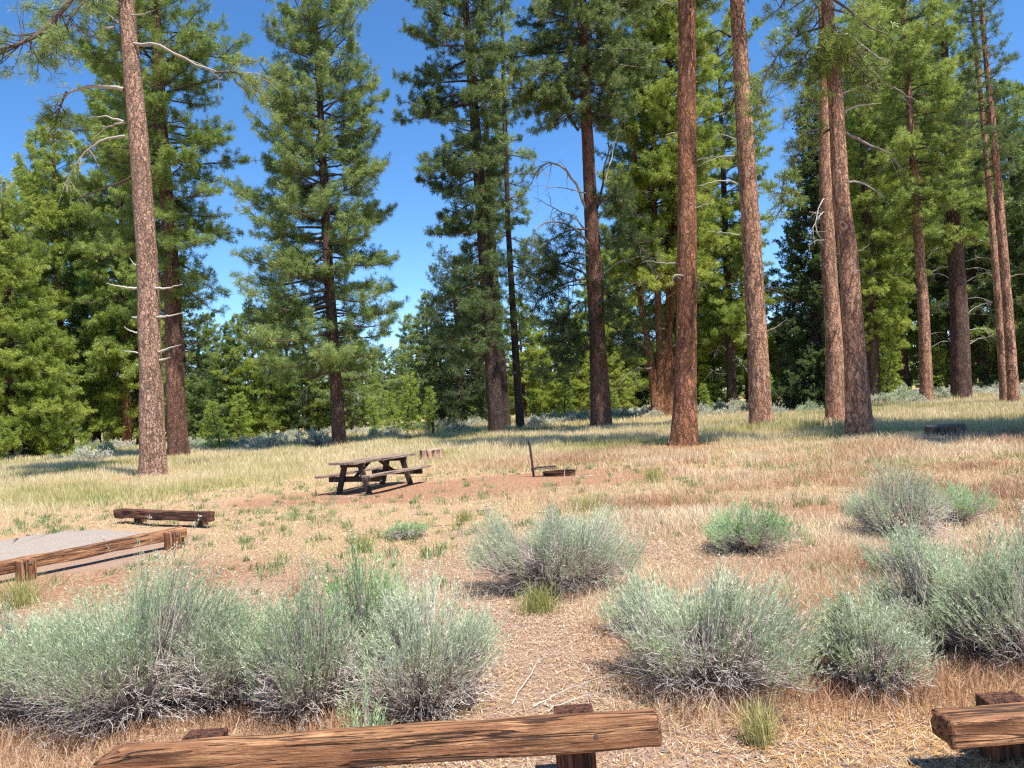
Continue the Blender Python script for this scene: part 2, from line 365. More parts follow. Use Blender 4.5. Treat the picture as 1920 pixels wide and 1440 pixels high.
def build_ground():
    nx, ny = 560, 620
    u = np.linspace(-1, 1, nx); xs = np.sinh(u * 6.2) / math.sinh(6.2) * 900
    v = np.linspace(0, 1, ny); ys = -6 + np.sinh(v * 6.0) / math.sinh(6.0) * 1200
    ys = np.concatenate([[-700, -300, -120, -50, -20], ys]); ny = len(ys)
    X, Y = np.meshgrid(xs, ys, indexing='ij'); Z = gz(X, Y)
    s, d, g = zone(X, Y)
    i, j = np.meshgrid(np.arange(nx - 1), np.arange(ny - 1), indexing='ij'); k = i * ny + j
    mb = MB(); mb.add(np.stack([X, Y, Z], -1).reshape(-1, 3), np.stack([k, k + ny, k + ny + 1, k + 1], -1).reshape(-1, 4), np.stack([s, d, g], -1).reshape(-1, 3))
    tag(mb.build('ground', M['ground'], smooth=True), 'dry forest floor of red dirt, straw and pine litter', 'ground', kind='structure')
build_ground()

def build_pad():
    pA_, pB_ = G(50, 1088)[:2], G(325, 1030)[:2]; d_ = (pB_ - pA_) / np.linalg.norm(pB_ - pA_); n_ = np.array([-d_[1], d_[0]])
    pts = [G(*p)[:2] for p in ((-330, 1040), (-150, 1024), (0, 1012), (60, 1001), (110, 994), (160, 992), (215, 994), (272, 1000))]
    pts += [pB_ + n_ * 1.15 - d_ * .3, pA_ + n_ * 1.15, pA_ - d_ * 2.6 + n_ * 1.15]
    pts = np.array(pts); cen = pts.mean(0); ring = np.concatenate([pts, pts[:1]])
    per = []
    for a, b in zip(ring[:-1], ring[1:]):
        for t in np.linspace(0, 1, 9)[:-1]: per.append(a + (b - a) * t)
    per = np.array(per); rng = np.random.default_rng(5); per += rng.normal(0, .03, per.shape); n = len(per)
    V = [np.append(cen, 0.016)]; F = []
    V = [np.array([cen[0], cen[1], .016])]
    for r in (.35, .7, .97, 1.03):
        for p in per:
            q = cen + (p - cen) * r; z = .012 if r < 1 else -.02
            V.append(np.array([q[0], q[1], gz(q[0], q[1]) + z]))
    tri = np.array([[0, 1 + i, 1 + (i + 1) % n] for i in range(n)])
    qd = np.array([[1 + k * n + i, 1 + (k + 1) * n + i, 1 + (k + 1) * n + (i + 1) % n, 1 + k * n + (i + 1) % n] for k in range(3) for i in range(n)])
    mb = MB(); mb.add(np.array(V), tri[:, ::1]); mb.n -= len(V); mb.F.append(qd); mb.n += len(V)
    tag(mb.build('gravel_pad', M['gravel'], smooth=True), 'pale grey gravel parking pad behind the long timber barrier', 'gravel pad', kind='structure')
build_pad()

# ------------------------------------------------------------------ pines
def needles(mb, P, D, rng, k, ln, wd, spread=.62, T=None):
    """P tuft positions, D tuft directions: k thin needles each"""
    n = len(P)
    if n == 0: return
    d = norm(np.repeat(D, k, 0) * .62 + rng.normal(size=(n * k, 3)) * spread)
    L = (ln * rng.uniform(.65, 1.15, n * k))[:, None]
    p0 = np.repeat(P, k, 0) - np.repeat(D, k, 0) * rng.uniform(0, ln * .35, (n * k, 1))
    s = norm(np.cross(d, rng.normal(size=(n * k, 3)))) * (wd * rng.uniform(.7, 1.2, n * k))[:, None]
    tip = p0 + d * L; tip[:, 2] -= ln * .10
    mid = p0 + d * L * .55
    V = np.stack([p0, mid + s * .5, tip, mid - s * .5], 1).reshape(-1, 3)
    F = np.arange(n * k * 4).reshape(-1, 4)
    A = np.repeat(T if T is not None else rng.uniform(0, 1, (n, 3)), k * 4, 0)
    A = A.copy(); A[:, 0] = np.clip(A[:, 0] + np.repeat(rng.uniform(-.12, .12, n * k), 4), 0, 1)
    mb.add(V, F, A)

def lerp_path(P, t):
    k = P.shape[1]; f = t * (k - 1); i = np.clip(f.astype(int), 0, k - 2); f = (f - i)[:, None]
    a = P[np.arange(len(P)), i]; b = P[np.arange(len(P)), i + 1]; return a + (b - a) * f, norm(b - a)

def trunk_mesh(mb, zc, xc, yc, rc, sides, rng, step=.18, rough=.05, A=None):
    z = np.arange(zc[0], zc[-1], step); z = np.append(z, zc[-1])
    cx, cy, r = np.interp(z, zc, xc), np.interp(z, zc, yc), np.interp(z, zc, rc)
    a = np.arange(sides) * 2 * PI / sides; sd = int(rng.integers(1e6))
    ZZ, AA = np.meshgrid(z, a, indexing='ij')
    ux, uy = np.cos(AA) * 2.6, np.sin(AA) * 2.6
    nz = fbm(ux * 1.7 + uy * .9 + 31, ZZ * 1.1 + uy * 2, sd) - .5
    nf = fbm(ux * 3.1 + uy * 2.3 + 9, ZZ * 2.8 - ux, sd + 5, 2) - .5
    flare = 1 + .22 * np.exp(-np.maximum(ZZ - zc[0], 0) / .42) * (1 + .9 * np.sin(AA * 5 + sd) * np.sin(AA * 2 + 1))
    rr = r[:, None] * flare * (1 + rough * 2 * nz + rough * 1.6 * nf)
    V = np.stack([cx[:, None] + rr * np.cos(AA), cy[:, None] + rr * np.sin(AA), ZZ], -1).reshape(-1, 3)
    i = (np.arange(len(z) - 1) * sides)[:, None]; j = np.arange(sides)[None]; j2 = (j + 1) % sides
    mb.add(V, np.stack([i + j, i + j2, i + sides + j2, i + sides + j], -1).reshape(-1, 4), A)

def crown_geo(rng, zc, xc, yc, prof, cb, H, nl, k, ln, wd, sec=.32, tw=.22, elo=-.25, ehi=.8, droop=.3, up=.35, thick=.022, gaps=.25, rtop=None, twigs=True, dense=1.0, clump=.5):
    """prof(z, az) -> crown radius. returns branch MB, foliage MB"""
    br, fo = MB(), MB()
    u = (np.arange(nl) + rng.uniform(0, 1, nl)) / nl; z0 = cb + (H - cb) * u ** 1.0
    az = np.cumsum(rng.uniform(1.6, 3.1, nl)) + rng.uniform(-.4, .4, nl)
    Lr = prof(z0, az) * rng.choice([1.0, .85, .65, .4], nl, p=[.45, .25, .15, .15]) * rng.uniform(.9, 1.15, nl)
    keep = vn(z0 * .55, az * .7, int(rng.integers(999))) > gaps; z0, az, Lr, u = z0[keep], az[keep], Lr[keep], u[keep]; nl = len(z0)
    Lr = np.maximum(Lr, .25)
    el = elo + (ehi - elo) * u ** 1.3 + rng.normal(0, .14, nl)
    t = np.linspace(0, 1, 8)[None]
    dr = droop * rng.uniform(.5, 1.4, nl)
    hx = Lr[:, None] * t; hz = Lr[:, None] * (np.tan(el)[:, None] * t - dr[:, None] * t ** 1.6 * (1 - .4 * u[:, None]) + up * dr[:, None] * 2 * t ** 3)
    aw = az[:, None] + rng.normal(0, .22, nl)[:, None] * t + rng.normal(0, .10, (nl, 8)) * t
    cx, cy = np.interp(z0, zc, xc), np.interp(z0, zc, yc)
    zend = z0 - 0  # limb root height
    P = np.stack([cx[:, None] + hx * np.cos(aw), cy[:, None] + hx * np.sin(aw), zend[:, None] + hz], -1)
    rb = thick * (Lr ** .8 + .35)[:, None] * (1 - t * .88)
    tubes(br, P, rb, 5, np.stack([rng.uniform(.2, .9, nl), np.zeros(nl), np.zeros(nl)], -1), rough=.12, rng=rng)
    # secondaries
    n2 = np.maximum(2, (Lr / sec * 1.7 * dense).astype(int)); pi = np.repeat(np.arange(nl), n2); m = len(pi)
    t2 = .16 + .84 * rng.uniform(0, 1, m) ** .75
    b, tg = lerp_path(P[pi], t2)
    side = rng.choice([-1, 1], m); ang = side * rng.uniform(.45, 1.25, m)
    th = np.arctan2(tg[:, 1], tg[:, 0]) + ang
    d2 = norm(np.stack([np.cos(th), np.sin(th), rng.normal(.12, .28, m)], -1))
    L2 = (.22 + (1.05 - t2) * Lr[pi] * .42) * rng.uniform(.5, 1.15, m); L2 = np.clip(L2, .2, 1.6)
    tt = np.linspace(0, 1, 5)[None, :, None]
    P2 = b[:, None] + d2[:, None] * L2[:, None, None] * tt; P2[:, :, 2] += (-.12 * tt[..., 0] + .38 * tt[..., 0] ** 2.5) * L2[:, None]
    P2 += rng.normal(0, .03, P2.shape) * tt * L2[:, None, None]
    tubes(br, P2, (.009 + .008 * L2)[:, None] * (1 - .7 * tt[..., 0]) * (thick / .022), 3, np.stack([rng.uniform(0, .7, m), np.zeros(m), np.zeros(m)], -1))
    n3 = np.maximum(2, (L2 / tw * dense).astype(int)); qi = np.repeat(np.arange(m), n3); q = len(qi)
    t3 = .2 + .8 * rng.uniform(0, 1, q) ** .6
    c3, tg3 = lerp_path(P2[qi], t3)
    d3 = norm(tg3 + rng.normal(0, .55, (q, 3)) + np.array([0, 0, .25])); l3 = rng.uniform(.06, .24, q)
    e3 = c3 + d3 * l3[:, None]
    if twigs: tubes(br, np.stack([c3, e3], 1), np.stack([np.full(q, .006), np.full(q, .004)], 1), 3, np.stack([rng.uniform(0, .6, q), np.zeros(q), np.zeros(q)], -1))
    # limb tips
    n4 = 4; ti = np.repeat(np.arange(nl), n4); t4 = rng.uniform(.8, 1, nl * n4); c4, tg4 = lerp_path(P[ti], t4)
    TP = np.concatenate([e3, c4]); TD = norm(np.concatenate([d3, tg4 + np.array([0, 0, .3])]))
    lt = rng.uniform(0, 1, nl); lb = rng.uniform(0, 1, nl)
    gi = np.concatenate([pi[qi], ti]); n = len(TP)
    T = np.stack([np.clip(clump * lt[gi] + (1 - clump) * rng.uniform(0, 1, n) , 0, 1), np.clip(lb[gi] * .5 + rng.uniform(0, 1, n) * .5 + (rng.uniform(0, 1, n) > .99) * .5, 0, 1), rng.uniform(0, 1, n)], -1)
    needles(fo, TP, TD, rng, k, ln, wd, T=T)
    return br, fo

def px_profile(rows, B, path_xy, Y, H, topR=.3):
    """rows of (py, left edge px, right edge px) in the photo -> radius as a function of height and azimuth"""
    zs, rl, rr = [], [], []
    for py, xl, xr in sorted(rows, key=lambda r: -r[0]):
        a, b = AT(xl, py, Y), AT(xr, py, Y); z = (a[2] + b[2]) / 2 - B[2]; cx = np.interp(z, path_xy[0], path_xy[1]) + B[0]
        zs.append(z); rl.append(max(.3, cx - a[0])); rr.append(max(.3, b[0] - cx))
    zl = zs[-1]
    if H > zl + 1:
        zs += [zl + (H - zl) * .5, H]; rl += [rl[-1] * .72, topR]; rr += [rr[-1] * .72, topR]
    zs, rl, rr = map(np.array, (zs, rl, rr))
    def f(z, az):
        L, R_ = np.interp(z, zs, rl), np.interp(z, zs, rr); cc = np.cos(az); return R_ * (1 + cc) / 2 + L * (1 - cc) / 2
    return f, zs[0]

def dead_limb(mb, pts, r0, rng, sub=5, sides=6, tone=.8, sublen=.5):
    P = np.array(pts, float); k = 14; t = np.linspace(0, len(P) - 1, k)
    # smooth interpolation through the points
    Q = np.stack([np.interp(t, np.arange(len(P)), P[:, i]) for i in range(3)], -1)
    for _ in range(2): Q[1:-1] = (Q[:-2] + Q[1:-1] * 2 + Q[2:]) / 4
    L = np.linalg.norm(Q[-1] - Q[0]); Q[1:] += rng.normal(0, .008 * L, Q[1:].shape)
    R = r0 * (1 - .85 * np.linspace(0, 1, k) ** 1.1)
    tubes(mb, Q[None], R[None], sides, np.array([[tone, 0, 0]]), cap=True, rough=.08, rng=rng)
    if sub:
        tt = rng.uniform(.3, .98, sub); b, tg = lerp_path(np.repeat(Q[None], sub, 0), tt)
        d = norm(tg * .8 + rng.normal(0, .6, (sub, 3)) - np.array([0, 0, .35])); ll = rng.uniform(.3, 1, sub) * sublen
        s = np.linspace(0, 1, 6)[None, :, None]; W = b[:, None] + d[:, None] * s * ll[:, None, None]; W[:, :, 2] -= (s[..., 0] ** 2) * ll[:, None] * .35
        W += rng.normal(0, .03, W.shape) * s * ll[:, None, None]
        tubes(mb, W, (r0 * .28) * (1 - .75 * s[..., 0]) * np.ones((sub, 1)), 4, np.tile([[tone * .9, 0, 0]], (sub, 1)))
        sub2 = sub * 2; ii = rng.integers(0, sub, sub2); b, tg = lerp_path(W[ii], rng.uniform(.3, 1, sub2)); d = norm(tg + rng.normal(0, .7, (sub2, 3)) - np.array([0, 0, .3]))
        W2 = b[:, None] + d[:, None] * s[:, :4] * (.5 * ll[ii])[:, None, None]
        tubes(mb, W2, (r0 * .13) * np.ones((sub2, 4)) * np.array([1, .8, .6, .4]), 3, np.tile([[tone * .8, 0, 0]], (sub2, 1)))

def hero_pine(name, label, path, H, bark, needle_m, prof=None, seed=0, sides=32, crown=True, dead=(), cat='pine tree', group='pines standing around the campsite', crown_kw={}, cbpy=None, far=False, stubs=0, step=.18, stems=None):
    rng = np.random.default_rng(seed)
    B = G(path[0][0], path[0][1]); Y = B[1]; B[2] = gz(B[0], B[1]) - .06
    pts = []
    def locpath(pth, HH):
        pts = []
        for px, py, wd in pth:
            q = AT(px, py, Y); pts.append([q[2] - B[2], q[0] - B[0], wd / 2 / FPX * Y])
        pts = np.array(pts); pts[0, 0] = -.25
        (z1, x1, r1), (z2, x2, r2) = pts[-2], pts[-1]
        if HH > z2 + .5:
            sl = (x2 - x1) / (z2 - z1); n = 5; zz = np.linspace(z2, HH, n + 1)[1:]
            ext = np.stack([zz, x2 + sl * (zz - z2) * (1 - .3 * (zz - z2) / (HH - z2)), r2 * (1 - ((zz - z2) / (HH - z2))) ** .8 + .02], -1); pts = np.concatenate([pts, ext])
        yy = (fbm(pts[:, 0] * .1, pts[:, 0] * 0, seed) - .5) * .5; yy -= yy[0]
        return pts[:, 0], pts[:, 1], yy, pts[:, 2]
    zc, xc, yc, rc = locpath(path, H)
    root = tag(empty(name, B), label, cat, group)
    mb = MB(); trunk_mesh(mb, zc, xc, yc, rc, sides, rng, step=step); mb.build('trunk', M[bark], root, smooth=True)
    for sp in (stems or ()):
        z_, x_, y_, r_ = locpath(sp[0], sp[1]); y_ = y_ + np.linspace(0, sp[2], len(y_)); m_ = MB(); trunk_mesh(m_, z_, x_, y_, r_, 20, rng, step=step); m_.build('stem', M[bark], root, smooth=True)
    if crown:
        pf, z0 = px_profile(prof, B, (zc, xc), Y, H)
        kw = dict(nl=int((H - z0) * 5.5), k=20, ln=.27, wd=.021); kw.update(crown_kw)
        br, fo = crown_geo(rng, zc, xc, yc, pf, z0, H - .2, **kw)
        br.build('branches', M['branch'], root); fo.build('crown', M[needle_m], root)
    for dd in dead:                                        # each bare limb: pixel polyline at the trunk's distance, depth offset, radius, twigs, tone
        pl, dy, r0, sub, tn = dd
        P = []
        for i, (px, py) in enumerate(pl):
            q = AT(px, py, Y + dy * i / (len(pl) - 1)); P.append(q - B)
        m_ = MB(); dead_limb(m_, P, r0, rng, sub, tone=tn, sublen=np.linalg.norm(P[-1] - P[0]) * .4); m_.build('dead_branch', M['deadwood'] if tn > .3 else M['branch'], root)
    for i in range((stubs + 1) // 2):
        m_ = MB(); z = rng.uniform(2.5, min(zc[-1] * .55, 15)); a = rng.uniform(0, 2 * PI); r = np.interp(z, zc, rc); c0 = np.array([np.interp(z, zc, xc), np.interp(z, zc, yc), z])
        d = np.array([math.cos(a), math.sin(a), rng.uniform(-.1, .4)]); l = rng.uniform(.15, 1.1)
        q0 = c0 + d * r * .8; dead_limb(m_, [q0, q0 + d * l * .5, q0 + d * l + np.array([0, 0, rng.uniform(-.2, .2) * l])], .035, rng, 0 if l < .4 else 2, tone=rng.uniform(.3, .9), sublen=l * .5)
        m_.build('branch_stub', M['deadwood'], root)
    return root, (zc, xc, yc, rc, B)

hero_pine('pine_tree', 'tall bare tan-barked pine trunk left of the picnic table, with pale broken branch stubs', [(286, 893, 48), (281, 700, 41), (272, 480, 37), (255, 240, 34), (232, 0, 29), (222, -120, 25)], 33, 'bark_tan', 'needle',
          [(-90, 150, 300), (-300, 60, 340), (-500, 80, 330)], 11, 44, step=.1, crown_kw=dict(nl=130, k=12, wd=.035),
          dead=[([(250, 82), (285, 80), (330, 100), (385, 128), (402, 136), (445, 133), (478, 145)], -.6, .07, 6, .6), ([(232, 168), (195, 160), (160, 163), (125, 172), (112, 200)], .4, .085, 6, .65),
                ([(232, 228), (195, 217), (157, 222)], .2, .04, 2, .9), ([(233, 230), (200, 238), (180, 255), (165, 285)], .3, .045, 5, .5), ([(235, 255), (210, 256), (170, 272), (140, 310), (124, 345), (124, 362)], -.2, .05, 6, .75),
                ([(222, 43), (205, 28), (186, 13)], 0, .03, 1, .95), ([(215, 52), (190, 52), (160, 38)], .2, .05, 2, .85), ([(245, 335), (210, 345), (185, 358), (155, 368), (130, 375)], .5, .05, 5, .3),
                ([(262, 541), (240, 540), (218, 536), (199, 531)], -.3, .055, 0, .95), ([(292, 541), (315, 540), (342, 533)], -.3, .05, 0, 1), ([(262, 596), (250, 595), (246, 594)], -.1, .05, 0, .95),
                ([(292, 595), (320, 592), (348, 586)], -.2, .05, 0, 1), ([(262, 662), (245, 659), (227, 658)], -.2, .04, 0, .95), ([(297, 660), (318, 652), (340, 646)], -.2, .045, 0, 1), ([(299, 676), (310, 673), (320, 670)], -.2, .055, 0, 1),
                ([(262, 625), (248, 622), (236, 616), (232, 611)], -.2, .04, 1, .9), ([(262, 685), (255, 684)], -.1, .04, 0, .95), ([(258, 500), (250, 494), (243, 483)], -.1, .035, 0, .9),
                ([(247, 28), (270, 27), (292, 18)], -.2, .03, 0, .8)])
# low living limb of that pine, reaching left across the top corner
def live_limb(root_loc, pts, seed, needle_m, parent, r0=.11, k=16, ln=.26, wd=.013, n2=46, spread=1.0):
    rng = np.random.default_rng(seed); P = np.array(pts, float); kk = 16; t = np.linspace(0, len(P) - 1, kk)
    Q = np.stack([np.interp(t, np.arange(len(P)), P[:, i]) for i in range(3)], -1)
    for _ in range(2): Q[1:-1] = (Q[:-2] + 2 * Q[1:-1] + Q[2:]) / 4
    br, fo = MB(), MB(); tubes(br, Q[None], (r0 * (1 - .8 * np.linspace(0, 1, kk)))[None], 7, np.array([[.6, 0, 0]]), rough=.1, rng=rng)
    tt = .15 + .85 * rng.uniform(0, 1, n2); b, tg = lerp_path(np.repeat(Q[None], n2, 0), tt)
    d = norm(tg * .5 + rng.normal(0, .6, (n2, 3)) + np.array([0, 0, -.15])); L2 = rng.uniform(.5, 1.5, n2) * spread
    s = np.linspace(0, 1, 7)[None, :, None]; W = b[:, None] + d[:, None] * s * L2[:, None, None]; W[:, :, 2] += (-.35 * s[..., 0] + .45 * s[..., 0] ** 2) * L2[:, None]; W += rng.normal(0, .03, W.shape) * s * 2
    tubes(br, W, (.022 * (1 - .7 * s[..., 0])) * np.ones((n2, 1)), 4, np.tile([[.4, 0, 0]], (n2, 1)))
    n3 = n2 * 6; ii = rng.integers(0, n2, n3); b, tg = lerp_path(W[ii], rng.uniform(.35, 1, n3)); d = norm(tg + rng.normal(0, .6, (n3, 3)) + np.array([0, 0, .3])); e = b + d * rng.uniform(.1, .4, (n3, 1))
    tubes(br, np.stack([b, e], 1), np.full((n3, 2), .007), 3, np.tile([[.3, 0, 0]], (n3, 1)))
    needles(fo, e, d, rng, k, ln, wd); needles(fo, e - d * .1, d, rng, k, ln, wd)
    a = br.build('branch', M['branch'], parent); f = fo.build('needles', M[needle_m], a); return a
T1 = bpy.data.objects['pine_tree']; Y1 = T1.location.y; L1 = np.array(T1.location)
def rel(px, py, dy=0.0): return AT(px, py, Y1 + dy) - L1
live_limb(L1, [rel(222, -130), rel(190, -70, -1), rel(140, -10, -2), rel(95, 45, -2.6), rel(60, 75, -3), rel(10, 90, -3.4), rel(-50, 110, -3.6)], 71, 'needle_blue', T1, .14, n2=70, spread=1.5)
live_limb(L1, [rel(228, -60), rel(180, -20, -.5), rel(140, 20, -1), rel(110, 70, -1.3), rel(95, 110, -1.5)], 72, 'needle_blue', T1, .07, n2=26, spread=1.0)
live_limb(L1, [rel(125, 172, .4), rel(112, 200, .3), rel(105, 235, .2), rel(90, 250, .1)], 73, 'needle', T1, .05, n2=12, spread=.6)
live_limb(L1, [rel(402, 136, -.5), rel(440, 134, -.5), rel(475, 150, -.6), rel(490, 180, -.6)], 74, 'needle', T1, .04, n2=12, spread=.8)

hero_pine('pine_tree', 'red-brown pine with broad green crown just behind the bare tan trunk at left', [(335, 857, 38), (327, 700, 32), (319, 480, 26), (303, 230, 22), (290, 0, 17)], 35, 'bark_brown', 'needle',
          [(560, 250, 395), (520, 215, 420), (400, 190, 455), (300, 180, 445), (200, 105, 435), (110, 110, 465), (40, 150, 375), (0, 175, 350)], 12, 36,
          dead=[([(340, 612), (358, 611), (378, 612)], 0, .03, 1, .6), ([(325, 440), (350, 425), (385, 410), (420, 400)], -.8, .05, 5, .3)], crown_kw=dict(nl=190, dense=1.3, k=24, wd=.020, ln=.28, gaps=.20))
hero_pine('pine_tree', 'slender bluish-green pine with full open crown, alone against the sky behind the picnic table', [(637, 838, 27), (627, 680, 21), (614, 480, 18), (602, 250, 13), (588, 0, 9)], 32, 'bark_far', 'needle_blue',
          [(700, 500, 690), (640, 430, 740), (560, 425, 755), (500, 455, 735), (440, 470, 720), (375, 440, 760), (320, 490, 715), (210, 465, 722), (120, 490, 705), (60, 490, 700), (0, 525, 655), (-150, 550, 620)], 13, 28,
          dead=[([(628, 700), (600, 705), (575, 725), (560, 745)], -1, .04, 6, .6), ([(630, 640), (590, 650), (560, 640)], -.6, .035, 5, .5), ([(636, 690), (665, 700), (700, 705)], -.5, .035, 6, .7), ([(636, 730), (660, 735), (685, 748)], -.8, .03, 5, .7)],
          crown_kw=dict(nl=260, dense=1.25, k=24, wd=.020, ln=.30, gaps=.2, droop=.55, up=.5, elo=-.1), stubs=10)
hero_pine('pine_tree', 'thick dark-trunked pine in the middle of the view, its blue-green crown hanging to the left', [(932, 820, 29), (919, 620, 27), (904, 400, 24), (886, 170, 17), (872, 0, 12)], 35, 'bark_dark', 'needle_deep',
          [(660, 830, 935), (600, 795, 940), (550, 775, 930), (480, 805, 925), (400, 775, 935), (320, 765, 950), (250, 790, 950), (180, 735, 950), (120, 760, 945), (60, 745, 950), (0, 770, 940)], 14, 30,
          crown_kw=dict(nl=280, dense=1.25, k=24, wd=.024, ln=.28, gaps=.2, droop=.45), stubs=8)
hero_pine('pine_tree', 'narrow grey-brown trunk half hidden behind the thick dark-trunked middle pine', [(948, 803, 22), (936, 650, 19), (925, 500, 15), (915, 300, 11)], 26, 'bark_dark', 'needle',
          [(420, 870, 970), (300, 860, 980), (200, 880, 960)], 15, 22, stubs=8, crown_kw=dict(nl=40))
hero_pine('pine_tree', 'slim pine with a sparse narrow crown right of the thick dark-trunked middle pine', [(976, 805, 17), (965, 640, 13), (953, 430, 10), (944, 150, 7), (940, 0, 5)], 32, 'bark_dark', 'needle_blue',
          [(640, 940, 1000), (540, 935, 1010), (460, 920, 1030), (380, 925, 1010), (290, 890, 1020), (200, 905, 1000), (100, 910, 985), (0, 915, 970)], 16, 20, stubs=22, crown_kw=dict(nl=130, dense=1.4, gaps=.25))
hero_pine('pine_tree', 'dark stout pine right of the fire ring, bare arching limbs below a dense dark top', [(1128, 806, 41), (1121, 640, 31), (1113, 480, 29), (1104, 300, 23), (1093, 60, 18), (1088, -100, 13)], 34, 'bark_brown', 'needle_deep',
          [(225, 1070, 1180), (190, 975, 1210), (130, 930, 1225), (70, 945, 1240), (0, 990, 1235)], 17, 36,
          dead=[([(1102, 395), (1085, 350), (1060, 315), (1030, 300), (1005, 315), (995, 350)], -1, .09, 12, .45), ([(1108, 445), (1080, 410), (1050, 395), (1000, 370)], .5, .07, 9, .35), ([(1108, 365), (1060, 352), (1005, 348)], -.8, .04, 6, .35),
                ([(1112, 470), (1085, 430), (1040, 412), (1000, 425), (998, 470)], -1.4, .07, 9, .35), ([(1120, 390), (1132, 330), (1140, 270), (1147, 215)], -.4, .08, 4, .2), ([(1130, 350), (1148, 290), (1160, 240), (1180, 215)], -.2, .04, 3, .8),
                ([(1112, 520), (1070, 500), (1020, 485), (975, 488)], -.6, .07, 10, .3), ([(1112, 540), (1080, 530), (1040, 545), (1000, 560)], -.8, .05, 9, .3), ([(1085, 245), (1060, 205), (1030, 195), (985, 195)], -.5, .08, 8, .3), ([(1075, 140), (1040, 105), (1000, 82), (960, 80), (935, 95)], -.3, .07, 9, .5),
                ([(1125, 520), (1160, 490), (1200, 480), (1235, 485)], -.6, .05, 8, .35), ([(1125, 570), (1165, 545), (1210, 520)], -.5, .05, 8, .4)],
          crown_kw=dict(nl=140, k=24, wd=.024, ln=.28, dense=1.4, gaps=.06))
T6 = [o for o in COL.objects if o.get('label', '').startswith('dark stout pine')][0]; L6 = np.array(T6.location)
def rel6(px, py, dy=0.0): return AT(px, py, L6[1] + dy) - L6
for sd, pl in ((81, [(1088, 200), (1040, 178), (990, 165), (930, 165), (900, 190)]), (82, [(1112, 500), (1070, 490), (1030, 500), (1010, 520)]), (83, [(1112, 560), (1080, 570), (1050, 600), (1035, 620)]), (84, [(1105, 480), (1060, 470), (1040, 510)]), (85, [(1118, 620), (1080, 630), (1050, 640)]), (86, [(1125, 600), (1160, 620), (1190, 650)]), (87, [(1122, 540), (1150, 560), (1190, 590)]), (88, [(1112, 430), (1070, 430), (1030, 450), (1000, 490)]), (89, [(1125, 450), (1160, 440), (1200, 460)]), (90, [(1118, 640), (1080, 660), (1030, 690)]), (97, [(1108, 390), (1140, 370), (1180, 380)]), (98, [(1110, 520), (1060, 530), (1010, 560), (990, 600)])):
    live_limb(L6, [rel6(px, py, -.3 * i) for i, (px, py) in enumerate(pl)], sd, 'needle_yellow' if sd == 81 else 'needle_dark', T6, .06, k=13, wd=.022, n2=34, spread=1.3)

hero_pine('multi_stemmed_pine', 'old pine of several fused orange-red stems forking from one base on a dirt mound', [(1252, 785, 28), (1254, 640, 15), (1257, 500, 13), (1257, 380, 13), (1256, 150, 8)], 33, 'bark_red', 'needle_yellow',
          [(520, 1140, 1340), (400, 1105, 1355), (300, 1110, 1350), (200, 1120, 1345), (100, 1120, 1340), (0, 1130, 1330)], 18, 24,
          stems=[([(1234, 785, 24), (1219, 660, 13), (1203, 570, 11), (1196, 400, 10), (1190, 220, 6)], 26, .6), ([(1240, 785, 22), (1237, 620, 13), (1228, 450, 11), (1226, 250, 8)], 27, -.5), ([(1262, 786, 18), (1271, 640, 11), (1276, 480, 9), (1280, 300, 7)], 25, -.8), ([(1228, 786, 18), (1238, 700, 11), (1258, 600, 9), (1265, 470, 9)], 20, -1.2)],
          dead=[([(1215, 655), (1200, 640), (1180, 645), (1160, 640)], -2, .05, 7, .7), ([(1260, 650), (1275, 645), (1285, 665)], -2, .05, 4, .9), ([(1250, 560), (1290, 530), (1340, 515)], -2, .05, 8, .6), ([(1215, 560), (1180, 540), (1150, 550)], -2, .05, 8, .6), ([(1225, 690), (1190, 690), (1160, 720)], -3, .05, 8, .4), ([(1225, 730), (1180, 720), (1140, 735)], -3, .04, 8, .3)],
          crown_kw=dict(nl=330, k=20, wd=.028, ln=.30, dense=1.25, gaps=.12, clump=.65), stubs=20)
hero_pine('pine_tree', 'straight deep-red barked bare trunk right of the fire ring', [(1281, 838, 52), (1285, 740, 42), (1288, 600, 37), (1289, 400, 35), (1290, 0, 32), (1290, -150, 29)], 35, 'bark_red', 'needle',
          [(-120, 1200, 1400), (-300, 1130, 1450), (-500, 1150, 1420)], 19, 44, step=.1, stubs=14, crown_kw=dict(nl=150, k=13, wd=.04), dead=[([(1307, 300), (1330, 294), (1360, 292)], -.3, .02, 1, .9)])
hero_pine('pine_tree', 'straight pinkish-grey bare trunk beside the deep-red one, with short snapped twigs', [(1427, 805, 42), (1420, 640, 37), (1409, 450, 34), (1396, 250, 31), (1381, 0, 26), (1375, -120, 24)], 36, 'bark_pink', 'needle',
          [(-20, 1290, 1430), (-200, 1250, 1500), (-400, 1270, 1480)], 20, 40, step=.12, stubs=16, crown_kw=dict(nl=150, k=13, wd=.036, elo=-.5),
          dead=[([(1370, 70), (1350, 55), (1335, 62), (1322, 70)], .5, .05, 6, .15), ([(1380, 180), (1365, 210), (1330, 225), (1305, 232)], .3, .05, 5, .2), ([(1385, 263), (1365, 255), (1345, 250)], -.3, .025, 0, .9), ([(1385, 345), (1360, 337), (1330, 343), (1305, 350)], -.4, .035, 1, .9),
                ([(1378, 292), (1350, 293), (1308, 312)], -.4, .025, 0, .85), ([(1385, 440), (1360, 436), (1325, 434)], -.4, .025, 0, 1), ([(1400, 300), (1412, 270), (1422, 240)], -.6, .03, 1, .1), ([(1398, 180), (1410, 165), (1421, 150)], -.6, .03, 1, .1), ([(1435, 540), (1460, 545), (1500, 570)], .2, .03, 4, .25)])
